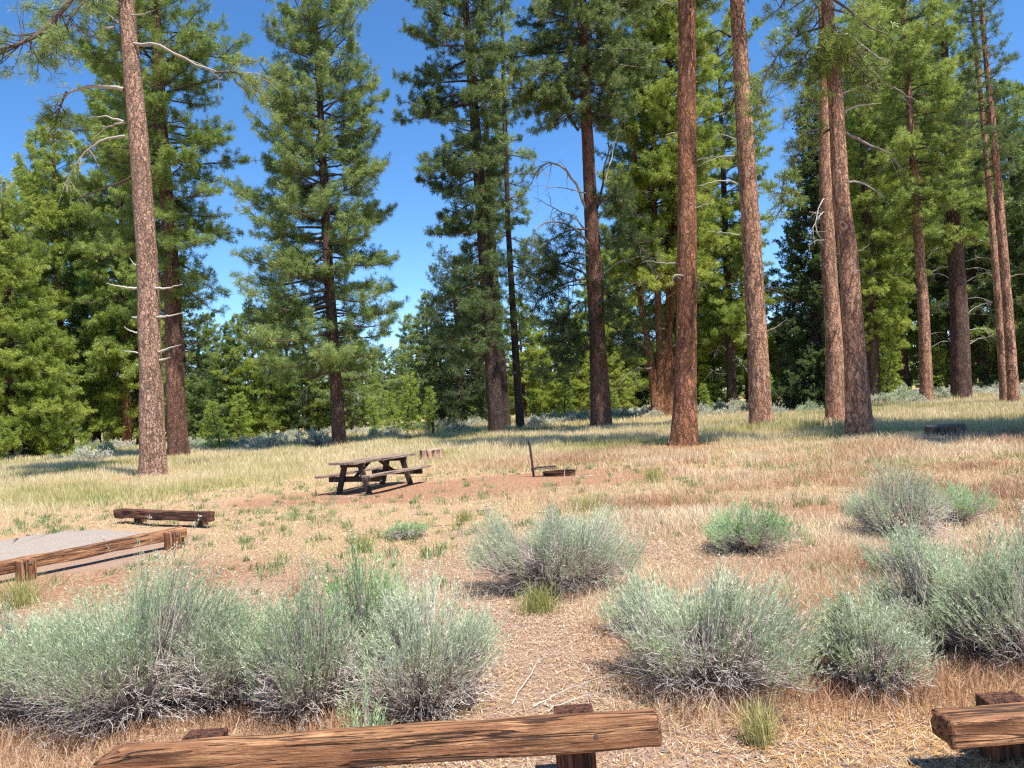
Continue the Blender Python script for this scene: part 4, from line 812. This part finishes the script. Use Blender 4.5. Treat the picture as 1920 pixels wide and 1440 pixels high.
def fallen_log(label, a, b, r, m, seed, name='fallen_log'):
    rng = np.random.default_rng(seed); A, B = G(*a), G(*b); A[2] = gz(*A[:2]) + r * .5; B[2] = gz(*B[:2]) + r * .4; t = np.linspace(0, 1, 9)[:, None]; P = A + (B - A) * t; P += rng.normal(0, r * .25, P.shape) * np.array([1, 1, .4])
    mb = MB(); C0 = (A + B) / 2; tubes(mb, (P - C0)[None], (r * rng.uniform(.7, 1.1, 9) * np.array([.5] + [1] * 7 + [.4]))[None], 9, np.array([[.35, 0, 0]]), cap=True, rough=.15, rng=rng)
    o = mb.build(name, m, smooth=False); o.location = C0; tag(o, label, 'log')
fallen_log('low rotting log lying in front of the weathered dark stump', (1705, 829), (1812, 826), .10, M['stump2'], 3)
fallen_log('thin grey fallen limb in the shade right of the weathered dark stump', (1815, 818), (1915, 822), .045, M['deadwood'], 5, 'fallen_branch')
def marker():
    c = G(813, 820); root = tag(empty('marker_post', (c[0], c[1], gz(c[0], c[1]))), 'small black campsite marker post standing in the grass at the shade line', 'marker post')
    mb = MB(); box(mb, (0, 0, .38), (.10, .10, .85), bev=.006); mb.build('post', M['table'], root); mb = MB(); box(mb, (-.01, -.01, .84), (.19, .15, .17), bev=.01); mb.build('head', M['table'], root)
marker()
def snag():
    c = G(908, 794); root = MB(); rng = np.random.default_rng(9)
    for i in range(5):
        a = rng.uniform(0, 6.28); dead_limb(root, [[0, 0, 0], [.15 * math.cos(a), .1 * math.sin(a), .35], [.45 * math.cos(a), .2, .75 + rng.uniform(-.1, .2)]], .09, rng, 2, tone=1, sublen=.4)
    o = root.build('dead_snag', M['deadwood']); o.location = (c[0], c[1], gz(c[0], c[1])); tag(o, 'bleached white dead snag in the sage beside the dark middle trunk', 'dead snag')
snag()

# ------------------------------------------------------------------ sagebrush
def sage(seed, R, H, shoots, leaves, leaf=(.026, .0042), stems=34, dead=160, seeds=0, lean=(0, 0), green='sage_leaf', fill=.55, tw=.0022, flat=1.0, name='sagebrush', lo=.24):
    rng = np.random.default_rng(seed); root = empty(name, (0, 0, 0)); st, lf = MB(), MB()
    az = rng.uniform(0, 2 * PI, shoots); rho = rng.uniform(0, 1, shoots) ** .55
    lob = .55 + .85 * vn(np.cos(az) * 2.3 + 5, np.sin(az) * 2.3 + 5, seed)
    hs = H * np.clip(1 - rho ** 2.6, 0.05, 1) ** .45 * (.36 + 1.05 * vn(rho * np.cos(az) * 2.6 + 3, rho * np.sin(az) * 2.6 + 3, seed + 1))
    S_ = np.stack([R * lob * rho * np.cos(az) + lean[0] * hs, R * lob * rho * np.sin(az) * flat + lean[1] * hs, hs * (.44 + .44 * rng.uniform(0, 1, shoots) ** fill)], -1)
    S_[:, 2] = np.maximum(S_[:, 2], lo * H * rng.uniform(.6, 1.3, shoots))
    gk = vn(S_[:, 0] * 4.2 / R + 1.5 * S_[:, 2] / H, S_[:, 1] * 4.2 / R, seed + 7) > .34; shoots = int(gk.sum()); S_, az, rho, hs = S_[gk], az[gk], rho[gk], hs[gk]
    # main stems
    ma = np.arange(stems) * 2 * PI / stems + rng.uniform(-.3, .3, stems); mr = rng.uniform(.25, .95, stems); t = np.linspace(0, 1, 7)[None, :, None]
    end = np.stack([R * mr * .8 * np.cos(ma), R * mr * .8 * np.sin(ma) * flat, H * rng.uniform(.35, .7, stems) * (1.15 - mr * .6)], -1)
    base = np.stack([rng.normal(0, .06 * R, stems), rng.normal(0, .06 * R, stems), np.full(stems, -.03)], -1)
    ctrl = base * .4 + end * .6; ctrl[:, 2] = end[:, 2] * .28
    Mn = base[:, None] * (1 - t) ** 2 + 2 * ctrl[:, None] * t * (1 - t) + end[:, None] * t ** 2 + rng.normal(0, .012, (stems, 7, 3)) * t
    tubes(st, Mn, (.013 * R * rng.uniform(.6, 1.3, (stems, 1))) * (1 - .7 * t[0, :, 0])[None], 5, np.stack([rng.uniform(0, .45, stems), np.zeros(stems), np.zeros(stems)], -1))
    # connectors: nearest stem in azimuth
    dz = np.abs(((az[:, None] - ma[None] + PI) % (2 * PI)) - PI) + np.abs(rho[:, None] - mr[None]) * .6 + rng.uniform(0, .35, (shoots, stems)); ii = dz.argmin(1)
    b0, _ = lerp_path(Mn[ii], rng.uniform(.25, .95, shoots)); tt = np.linspace(0, 1, 4)[None, :, None]; c1 = (b0 + S_) / 2; c1[:, 2] -= .1 * H * rng.uniform(0, 1, shoots)
    out = norm(np.stack([np.cos(az) * rho * .75 + lean[0], np.sin(az) * rho * .75 + lean[1], np.full(shoots, 1.0)], -1) + rng.normal(0, .17, (shoots, 3)))
    Cn = b0[:, None] * (1 - tt) ** 2 + 2 * c1[:, None] * tt * (1 - tt) + S_[:, None] * tt ** 2
    tn = np.stack([rng.uniform(.1, .9, shoots), np.zeros(shoots), np.zeros(shoots)], -1)
    tubes(st, Cn, np.full((shoots, 4), tw * .8), 3, tn)
    sl = np.clip(H * rng.uniform(.10, .30, shoots) * np.where(rng.uniform(0, 1, shoots) > .88, 1.9, 1), .04, .36); k5 = np.linspace(0, 1, 4)[None, :, None]
    Sh = S_[:, None] + out[:, None] * sl[:, None, None] * k5 + rng.normal(0, .006, (shoots, 4, 3)) * k5
    tubes(lf, Sh, tw * .8 * (1 - .6 * k5[..., 0]) * np.ones((shoots, 1)), 3, np.clip(tn * [.6, 0, 0] + [.25, 0, 0], 0, 1))
    n = shoots * leaves; si = np.repeat(np.arange(shoots), leaves); tl = rng.uniform(-.25, 1, n); b, tg = lerp_path(Sh[si], np.clip(tl, 0, 1)); b = b + out[si] * np.minimum(tl, 0)[:, None] * sl[si][:, None]
    d = norm(tg * 1.25 + rng.normal(0, .42, (n, 3))); Lf = leaf[0] * rng.uniform(.6, 1.3, n)[:, None]; s = norm(np.cross(d, rng.normal(size=(n, 3)))) * leaf[1] / 2
    V = np.stack([b, b + d * Lf * .5 + s, b + d * Lf, b + d * Lf * .5 - s], 1).reshape(-1, 3)
    g = vn(S_[:, 0] * 3.5 / max(R, .3) + 9, S_[:, 1] * 3.5 / max(R, .3), seed + 3)[si]; A = np.stack([np.clip(g * .6 + rng.uniform(0, .5, n), 0, 1), np.zeros(n), np.zeros(n)], -1)
    lf.add(V, np.arange(n * 4).reshape(-1, 4), np.repeat(A, 4, 0))
    if dead:
        a = rng.uniform(0, 2 * PI, dead); rr = R * rng.uniform(.5, 1.08, dead); e = np.stack([rr * np.cos(a), rr * np.sin(a) * flat, H * rng.uniform(.02, .62, dead)], -1); b0 = np.stack([rng.normal(0, .08 * R, dead), rng.normal(0, .08 * R, dead), rng.uniform(0, .05, dead)], -1)
        c1 = (b0 + e) * .5; c1[:, 2] += H * rng.uniform(-.05, .18, dead); t6 = np.linspace(0, 1, 6)[None, :, None]
        D = b0[:, None] * (1 - t6) ** 2 + 2 * c1[:, None] * t6 * (1 - t6) + e[:, None] * t6 ** 2 + rng.normal(0, .012, (dead, 6, 3)) * t6; D[:, :, 2] = np.maximum(D[:, :, 2], .006)
        tubes(st, D, (tw * rng.uniform(.8, 2.2, (dead, 1))) * (1 - .7 * t6[..., 0]), 3, np.stack([rng.uniform(.35, 1, dead), np.zeros(dead), np.zeros(dead)], -1))
        m2 = dead * 5; jj = rng.integers(0, dead, m2); b, tg = lerp_path(D[jj], rng.uniform(.3, 1, m2)); dd_ = norm(tg + rng.normal(0, .6, (m2, 3))); e2 = b + dd_ * rng.uniform(.04, .16, (m2, 1)) * R; e2[:, 2] = np.maximum(e2[:, 2], .004)
        tubes(st, np.stack([b, (b + e2) / 2 + rng.normal(0, .006, (m2, 3)), e2], 1), np.full((m2, 3), tw * .75), 3, np.stack([rng.uniform(.35, 1, m2), np.zeros(m2), np.zeros(m2)], -1))
    st.build('stems', M['twig'], root); lf.build('foliage', M[green], root)
    if seeds:
        sd_ = MB(); top = np.argsort(-(S_[:, 2] + rng.uniform(0, .3 * H, shoots)))[:seeds]; P = np.repeat(Sh[top, -1], 14, 0) + rng.normal(0, .011, (seeds * 14, 3)); dd_ = runit(rng, len(P)) * .008; ss = norm(np.cross(dd_, rng.normal(size=dd_.shape))) * .0035
        sd_.add(np.stack([P - dd_, P + ss, P + dd_, P - ss], 1).reshape(-1, 3), np.arange(len(P) * 4).reshape(-1, 4), np.repeat(rng.uniform(0, 1, (len(P), 3)), 4, 0)); sd_.build('seed_heads', M['seed'], root)
    return root
NEAR = [  # px, py of the base centre, seed, R, H, shoots, leaves, dead, seeds, material, lean, label
 (265, 1335, 1, .74, .80, 2400, 15, 620, 70, 'sage_leaf', (.05, 0), 'largest grey-green sagebrush at lower left, topped with dry seed heads'),
 (40, 1350, 2, .62, .62, 1100, 14, 420, 30, 'sage_leaf', (-.1, 0), 'low sagebrush spilling out of the lower left corner'),
 (430, 1325, 3, .40, .70, 850, 14, 420, 25, 'sage_leaf', (.1, .1), 'sagebrush with pale seed-topped shoots on the right flank of the largest one'),
 (585, 1345, 4, .42, .72, 1100, 14, 380, 6, 'sage_leaf', (.0, 0), 'narrow sagebrush with grey bare lower twigs, directly above the long timber barrier'),
 (690, 1290, 14, .40, .78, 900, 14, 200, 4, 'sage_green', (.0, 0), 'fresh green upright sagebrush in the middle of the lower left cluster'),
 (800, 1335, 5, .44, .66, 1150, 14, 320, 0, 'sage_leaf', (.05, 0), 'rounded sagebrush with dark crooked stems, right end of the lower left cluster'),
 (690, 1470, 15, .10, .46, 90, 12, 26, 0, 'sage_green', (0, 0), 'little sage sprig sticking up in front of the long timber barrier'),
 (1045, 1098, 6, .68, .84, 2500, 14, 560, 0, 'sage_leaf', (.02, 0), 'big rounded sagebrush alone in the middle ground below the fire ring'),
 (1330, 1290, 7, .60, .72, 1900, 14, 420, 20, 'sage_leaf', (.08, 0), 'wide sagebrush right of centre in the foreground, dark at its foot'),
 (1215, 1190, 17, .26, .42, 380, 14, 150, 0, 'sage_leaf', (-.1, 0), 'small sage clump between the big rounded sagebrush and the wide one right of centre'),
 (1635, 1295, 8, .32, .54, 850, 14, 420, 0, 'sage_leaf', (-.05, 0), 'compact sagebrush with splayed grey dead twigs, left of the right-hand barrier'),
 (1790, 1215, 9, .58, .70, 1800, 14, 420, 10, 'sage_leaf', (-.06, 0), 'broad sagebrush leaning left at the lower right'),
 (1960, 1240, 10, .54, .84, 1500, 14, 300, 10, 'sage_leaf', (-.05, 0), 'tall sagebrush cut off by the right edge of the view'),
 (1690, 1008, 11, .58, .74, 1300, 13, 260, 0, 'sage_leaf', (.02, 0), 'upright sagebrush with bare lower stems in the grass at right'),
 (1800, 985, 18, .34, .52, 500, 13, 60, 0, 'sage_green', (.02, 0), 'small green shrub against the right side of the upright sagebrush'),
 (1398, 1035, 12, .50, .50, 1300, 13, 160, 0, 'sage_green', (0, 0), 'bright green low sagebrush in the dry grass at right of centre'),
 (765, 1008, 13, .30, .24, 420, 10, 160, 0, 'sage_green', (0, 0), 'flat scrubby brown-green shrub in the dirt below the picnic table'),
 (1700, 1085, 19, .34, .45, 500, 13, 160, 8, 'sage_leaf', (-.1, 0), 'sage clump filling the gap behind the broad leaning one')]
for px, py, sd, R_, H_, sh, lv, de, se, gm, ln_, lb in NEAR:
    o = sage(sd, R_, H_, sh, lv, dead=int(de * 1.5), seeds=se // 2, green=gm, lean=ln_, stems=36 if R_ > .4 else 20, leaf=(.032, .0048), lo=.46 if sd in (1, 2, 3, 4, 5) else .34); c = G(px, py); o.location = (c[0], c[1], gz(c[0], c[1])); tag(o, lb, 'sagebrush', 'sagebrush bushes in the foreground')
FP = [sage(200 + i, .80, .85, 420, 13, leaf=(.085, .026), stems=10, dead=60, tw=.007, green=g_) for i, g_ in enumerate(('sage_far', 'sage_leaf', 'sage_far', 'sage_far'))]
for p in FP: p.location = (0, -400, 0)
rs = np.random.default_rng(41); first = set()
BANDS = [  # px range, py range of the bases, count, label
 (0, 255, 838, 868, 12, 'grey-green sagebrush in the low band left of the bare tan trunk'), (350, 620, 820, 848, 22, 'grey-green sagebrush in the low band between the red-brown pine and the slender lone pine'),
 (655, 905, 792, 822, 30, 'grey-green sagebrush in the low band between the slender lone pine and the dark middle trunk'), (990, 1105, 785, 806, 18, 'grey-green sagebrush in the low band left of the dark stout pine'),
 (1150, 1235, 775, 795, 14, 'grey-green sagebrush in the low band left of the multi-stemmed pine'), (1305, 1405, 765, 784, 16, 'grey-green sagebrush in the low band between the deep-red and pinkish-grey trunks'),
 (1445, 1550, 760, 782, 18, 'grey-green sagebrush in the low band in front of the very dark fir'), (1640, 1730, 744, 765, 16, 'grey-green sagebrush in the low band right of the leaning plated trunk'),
 (1745, 1880, 735, 750, 18, 'grey-green sagebrush in the low band around the bristling dark trunk'), (1895, 1990, 728, 748, 8, 'grey-green sagebrush in the low band at the right edge')]
for x0, x1, y0, y1, n_, lb in BANDS:
    for i in range(n_):
        px = x0 + (x1 - x0) * (i + rs.uniform(0, 1)) / n_; py = hor(px) + np.clip((y0 + y1) / 2 - hor((x0 + x1) / 2) + (y1 - y0) * .5 * rs.uniform(-1, 1) - 4, 40, 50) if px < 1250 else hor(px) + np.clip((y0 + y1) / 2 - hor((x0 + x1) / 2) + (y1 - y0) * .5 * rs.uniform(-1, 1), 38, 90)
        k = int(rs.integers(4)); o = FP[k] if k not in first else copy_tree(FP[k]); first.add(k); c = G(px, py); o.location = (c[0], c[1], gz(c[0], c[1]) - .03); s_ = rs.uniform(.55, 1.05)
        o.scale = (s_ * rs.uniform(.9, 1.3), s_, s_ * rs.uniform(.7, 1.0)); o.rotation_euler = (0, 0, rs.uniform(0, 6.28)); lb2 = lb.replace('grey-green sagebrush in the low band', ('sagebrush in the front row' if py > hor(px) + (y0 + y1) / 2 - hor((x0 + x1) / 2) else 'sagebrush in the back row')); tag(o, lb2, 'sagebrush', lb2)
SG = [(505, 846, 1.1, 'pale round sage bush in the grass left of the slender lone pine'), (595, 838, 1.2, 'pale round sage bush touching the left side of the slender lone pine'), (168, 868, 1.0, 'half-bare grey sage bush in the meadow left of the bare tan trunk'), (1700, 757, 1.2, 'dark blue-grey sage bush at the foot of the slim brown trunk')]
for px, py, s_, lb in SG:
    o = copy_tree(FP[int(rs.integers(4))]); c = G(px, py); o.location = (c[0], c[1], gz(c[0], c[1]) - .03); o.scale = (s_ * 1.2, s_ * 1.1, s_); o.rotation_euler = (0, 0, rs.uniform(0, 6)); tag(o, lb, 'sagebrush')

# ------------------------------------------------------------------ grasses and litter (nobody could count them)
def scatter(rng, n, y0, y1, dens, xk=.78, pad=1.0, power=1.0):
    y = np.sqrt(rng.uniform(0, 1, n) * (y1 ** 2 - y0 ** 2) + y0 ** 2); x = rng.uniform(-1, 1, n) * (xk * y + pad)
    k = rng.uniform(0, 1, n) < dens(x, y); return x[k], y[k]
def blades(mb, rng, x, y, h, wd, tone_, lean=.35, seg=2):
    n = len(x); z = gz(x, y) - .01; a = rng.uniform(0, 2 * PI, n); l = np.abs(rng.normal(0, lean, n)); h = h * rng.uniform(.5, 1.2, n)
    d = np.stack([np.cos(a) * l, np.sin(a) * l, np.ones(n)], -1) * h[:, None]; p = np.stack([x, y, z], -1); b = rng.uniform(0, 2 * PI, n); s = np.stack([np.cos(b), np.sin(b), np.zeros(n)], -1) * (wd / 2 * rng.uniform(.7, 1.3, n))[:, None]
    m = p + d * .55; m[:, :2] -= d[:, :2] * .18; tip = p + d
    V = np.stack([p - s * .7, p + s * .7, m + s, m - s, tip], 1).reshape(-1, 3); o = (np.arange(n) * 5)[:, None]
    A = np.repeat(np.stack([np.clip(tone_, 0, 1), np.zeros(n), np.zeros(n)], -1), 5, 0)
    mb.add(V, np.concatenate([o, o + 1, o + 2, o + 3], 1), A); mb.F.append(np.concatenate([o + 3, o + 2, o + 4], 1) + (mb.n - len(V)))
def clumpy(x, y, sc, s, th, w=.12): return sst(th - w, th + w, fbm(x * sc, y * sc, s))
def not_ring(x, y):
    c = G(1049, 893); t = ((np.abs((x + 3.44) * .485 + (y - 18.69) * .875) < 1.3) & (np.abs(-(x + 3.44) * .875 + (y - 18.69) * .485) < .9))
    for sx, sy in (G(810, 861)[:2], G(1774, 820)[:2], G(1000, 898)[:2]): t = t | ((np.abs(x - sx) < .6) & (y < sy + .3) & (y > sy - 1.6))
    pad = np.exp(-(((x + 9.6) / 4.3) ** 4 + ((y - 11.8) / 2.6) ** 4)) > .35
    return (np.hypot(x - c[0], y - c[1]) > .55) & ~t & ~pad
rg = np.random.default_rng(900)
def D_green(x, y): s, d, g = zone(x, y); return np.clip(g * 1.1 + .5 * sst(0, 4, x) * clumpy(x, y, 1.1, 63, .6, .05), 0, 1) * (.35 + .65 * clumpy(x, y, .9, 61, .45)) * (1 - .93 * (d > .5)) * not_ring(x, y)
mb = MB()
for y0, y1, n, h, wd in ((9, 14, 50000, .18, .006), (14, 30, 200000, .26, .010), (30, 48, 260000, .32, .018), (48, 75, 130000, .36, .035)):
    x, y = scatter(rg, n, y0, y1, D_green); t = fbm(x * .35, y * .35, 71) * 1.6 + .10 + rg.normal(0, .2, len(x)); blades(mb, rg, x, y, h * (.6 + .8 * vn(x * .8, y * .8, 5)), wd, t, .3)
tag(mb.build('meadow_grass', M['grass']), 'green and yellowing meadow grass under the pines', 'grass', kind='stuff')
mb = MB()
def D_cheat(x, y):
    s, d, g = zone(x, y); right = sst(-.2, 3.0, x - 2.5 * sst(8, 5, y) + (fbm(x * .4, y * .4, 81) - .5) * 4) * sst(24.5, 21.5, y); back = np.exp(-(((x - 1.8) / 3.2) ** 2 + ((y - 24) / 2.2) ** 2)); near = sst(.2, 1.1, x + (fbm(x * 1.3, y * 1.3, 85) - .5)) * sst(3.9, 4.5, y) * sst(9, 7, y) * .9
    near = np.maximum(near, sst(-.9, -1.3, x + (fbm(x * 1.5, y * 1.5, 87) - .5)) * sst(3.5, 3.8, y) * sst(5.0, 4.6, y) * .9)
    return np.clip(np.maximum(np.maximum(right * (.12 + .88 * clumpy(x, y, .75, 83, .48, .08)), back), near) * (1 - .85 * (d > .45)), 0, 1) * not_ring(x, y)
for y0, y1, n, h, wd in ((3.5, 9, 270000, .13, .0034), (9, 16, 150000, .17, .006), (16, 27, 170000, .24, .010)):
    x, y = scatter(rg, n, y0, y1, D_cheat); t = 1.5 * fbm(x * .45, y * .7, 91) - .22 + rg.normal(0, .2, len(x)); blades(mb, rg, x, y, h * (.5 + .9 * vn(x * .9, y * .9, 6)), wd, t, .55)
tag(mb.build('cheatgrass', M['cheat']), 'reddish dry cheatgrass covering the right side of the clearing', 'grass', kind='stuff')
mb = MB()
def D_dry(x, y): s, d, g = zone(x, y); return (.25 + .75 * clumpy(x, y, 1.6, 95, .52)) * (1 - .8 * (d > .5)) * sst(30, 20, y) * not_ring(x, y)
for y0, y1, n, h, wd in ((3.6, 9, 45000, .06, .003), (9, 18, 90000, .09, .006), (18, 30, 90000, .13, .010)):
    x, y = scatter(rg, n, y0, y1, D_dry); t = .55 + .5 * rg.uniform(0, 1, len(x)) - .45 * (rg.uniform(0, 1, len(x)) < .2); blades(mb, rg, x, y, h, wd, t, .9)
tag(mb.build('dry_grass', M['grass']), 'short bleached dry grass over the clearing', 'grass', kind='stuff')
# green tufts and weeds dotted over the dirt
mb = MB(); x0, y0 = scatter(rg, 1500, 6.5, 22, lambda x, y: (.25 + .75 * clumpy(x, y, .5, 99, .5)) * not_ring(x, y)); r_ = rg.uniform(.03, .13, len(x0)); k = 26
X = np.repeat(x0, k) + rg.normal(0, 1, len(x0) * k) * np.repeat(r_, k) * .6; Y = np.repeat(y0, k) + rg.normal(0, 1, len(x0) * k) * np.repeat(r_, k) * .6
blades(mb, rg, X, Y, np.repeat(r_ * 1.1 + .03, k), .009, np.repeat(rg.uniform(0, 1, len(x0)), k) * .8 + rg.uniform(0, .2, len(X)), .8)
tag(mb.build('weeds', M['weed']), 'small green weeds dotted over the bare dirt', 'weeds', kind='stuff')
def litter(mb, rng, x, y, L, W, tone_, lift=.006, tilt=.25):
    n = len(x); a = rng.uniform(0, 2 * PI, n); L = L * rng.uniform(.4, 1.4, n); d = np.stack([np.cos(a), np.sin(a), rng.normal(0, tilt, n)], -1) * L[:, None] / 2; s = np.stack([-np.sin(a), np.cos(a), rng.normal(0, tilt, n)], -1) * (W / 2 * rng.uniform(.5, 1.4, n))[:, None]
    p = np.stack([x, y, gz(x, y) + lift + np.abs(d[:, 2]) + rng.uniform(0, .008, n)], -1); V = np.stack([p - d - s * .6, p + d * .2 - s, p + d + s * .4, p - d * .3 + s], 1).reshape(-1, 3)
    mb.add(V, np.arange(n * 4).reshape(-1, 4), np.repeat(np.stack([np.clip(tone_, 0, 1)] * 3, -1), 4, 0))
mb = MB()
def D_lit(x, y): s, d, g = zone(x, y); return (.3 + .7 * clumpy(x, y, .9, 105, .45)) * (1 - .75 * (d > .5)) * (1 - .9 * (g > .4)) * not_ring(x, y)
for y0, y1, n, L_, W_ in ((3.3, 7, 120000, .026, .0055), (7, 12, 90000, .034, .008), (12, 22, 60000, .05, .013)):
    x, y = scatter(rg, n, y0, y1, D_lit); litter(mb, rg, x, y, L_, W_, rg.uniform(0, 1, len(x)) ** 1.1)
x, y = scatter(rg, 60000, 3.3, 10, lambda x, y: .4 + .6 * clumpy(x, y, 1.1, 131, .5)); litter(mb, rg, x, y, .12, .0032, .3 + .6 * rg.uniform(0, 1, len(x)), .012, .10)
tag(mb.build('leaf_litter', M['straw']), 'pale flakes of bark, chips and straw strewn over the ground', 'litter', kind='stuff')
mb = MB(); x, y = scatter(rg, 60000, 3.3, 6.5, lambda x, y: np.clip(sst(.2, 1.6, x + (fbm(x * 2, y * 2, 111) - .5) * 1.5) + .12, 0, 1) * sst(6.2, 4.2, y)); litter(mb, rg, x, y, .13, .0028, rg.uniform(0, 1, len(x)), .008, .06)
x, y = scatter(rg, 16000, 3.3, 9, lambda x, y: .5 + 0 * x); litter(mb, rg, x, y, .11, .003, rg.uniform(.3, 1, len(x)), .006, .08)
tag(mb.build('pine_needle_litter', M['needle_litter']), 'orange fallen pine needles carpeting the ground by the barriers', 'litter', kind='stuff')
mb = MB(); rt = np.random.default_rng(321); x, y = scatter(rt, 420, 4.5, 24, not_ring)
for i in range(len(x)):
    a = rt.uniform(0, 6.28); l = rt.uniform(.12, .6); d = np.array([math.cos(a), math.sin(a), 0]); p = np.array([x[i], y[i], 0]); k = np.linspace(-.5, .5, 5)[:, None]; P = p + d * l * k + rt.normal(0, l * .04, (5, 3)); P[:, 2] = gz(P[:, 0], P[:, 1]) + .01
    r0 = rt.uniform(.003, .009); tubes(mb, P[None], np.array([[r0, r0, r0 * .8, r0 * .7, r0 * .4]]), 4, rt.uniform(0, 1, (1, 3)))
tag(mb.build('fallen_twigs', M['deadwood']), 'small fallen twigs strewn over the clearing', 'twigs', kind='stuff')
mb = MB()
for bx, by in ((286, 893), (335, 857), (1128, 806), (1281, 838), (1427, 805), (1567, 795), (1612, 822), (637, 838), (932, 820)):
    q = G(bx, by); n = 2600; a = rt.uniform(0, 6.28, n); r = .35 + np.abs(rt.normal(0, .7, n)); litter(mb, rt, q[0] + r * np.cos(a), q[1] + r * np.sin(a), .14, .012, rt.uniform(0, .8, n), .01, .1)
tag(mb.build('bark_litter', M['needle_litter']), 'rusty needles and bark flakes drifted round the trunk bases', 'litter', kind='stuff')
# pebbles
mb = MB(); x, y = scatter(rg, 2600, 3.3, 5.0, lambda x, y: np.clip(sst(.3, 1.2, x) * sst(4.6, 3.9, y) + .03, 0, 1)); ico = np.array([[0, 0, 1], [.9, 0, .3], [.28, .85, .3], [-.72, .53, .3], [-.72, -.53, .3], [.28, -.85, .3], [0, 0, -.5]]); tf = np.array([[0, 1, 2], [0, 2, 3], [0, 3, 4], [0, 4, 5], [0, 5, 1], [6, 2, 1], [6, 3, 2], [6, 4, 3], [6, 5, 4], [6, 1, 5]])
n = len(x); sz = rg.uniform(.004, .022, n) ; V = ico[None] * sz[:, None, None] * rg.uniform(.7, 1.3, (n, 7, 1)); V[..., 2] *= .75; V += np.stack([x, y, gz(x, y)], -1)[:, None]
mb.add(V.reshape(-1, 3), (tf[None] + (np.arange(n) * 7)[:, None, None]).reshape(-1, 3), np.repeat(rg.uniform(0, 1, (n, 3)), 7, 0)); tag(mb.build('pebbles', M['stone']), 'dark lava pebbles scattered by the right-hand barrier', 'pebbles', kind='stuff')
# individual bunches of grass one can point to
def tuft(px, py, h, r, n, seed, label, m='grass', t0=.15, wd=.004, lean=.5):
    rng = np.random.default_rng(seed); c = G(px, py); mb = MB(); x = rng.normal(0, r * .4, n) + c[0]; y = rng.normal(0, r * .4, n) + c[1]; blades(mb, rng, x, y, h, wd, t0 + rng.uniform(0, .5, n), lean)
    mb.V[0] = mb.V[0] - np.array([c[0], c[1], 0]); o = mb.build('grass_tuft', M[m]); o.location = (c[0], c[1], 0); tag(o, label, 'grass tuft', 'separate bunches of grass')
for a in ((1425, 1395, .22, .09, 420, 1, 'yellow-green grass bunch by the pebbles at bottom right', 'grass', .28), (38, 1140, .34, .26, 420, 2, 'tall thin grass bunch at the left edge below the long barrier post', 'grass', .2, .005), (680, 1035, .30, .16, 260, 3, 'tall seeding grass bunch left of the scrubby brown-green shrub', 'grass', .2, .005), (1010, 1150, .26, .20, 300, 4, 'green grass bunch at the foot of the big rounded sagebrush', 'grass', .05, .005),
          (800, 1045, .17, .07, 140, 5, 'small green grass bunch right of the scrubby shrub', 'grass', .0, .005), (1100, 955, .30, .30, 420, 6, 'yellow grass bunch above the big rounded sagebrush', 'grass', .3, .006), (1228, 905, .35, .28, 260, 7, 'green-gold grass bunch right of the fire ring', 'grass', .2, .007), (870, 975, .22, .2, 200, 8, 'low grass bunch left above the big rounded sagebrush', 'grass', .15, .006),
          (560, 1120, .4, .2, 160, 9, 'thin reddish grass stems behind the right flank of the largest sagebrush', 'cheat', .3, .004), (340, 1022, .2, .12, 160, 10, 'grass bunch at the right post of the long barrier', 'grass', .05, .006)): tuft(*a)
# loose bleached sticks in the foreground
for i, (pl, lb) in enumerate((([(1000, 1335), (1060, 1312), (1140, 1292)], 'long bleached dead branch lying behind the right end of the long barrier'), ([(960, 1330), (1000, 1275), (1025, 1245)], 'thin white dead stick slanting up left of the bleached branch'), ([(1020, 1345), (1090, 1325), (1155, 1318)], 'short white forked stick beside the post top of the long barrier'))):
    P = [G(*p) + np.array([0, 0, .03 + .03 * j]) for j, p in enumerate(pl)]; mb = MB(); dead_limb(mb, [p - P[0] for p in P], .0045, np.random.default_rng(i), 12, tone=.9, sublen=.35); o = mb.build('dead_branch', M['deadwood']); o.location = P[0]; tag(o, lb, 'dead branch')
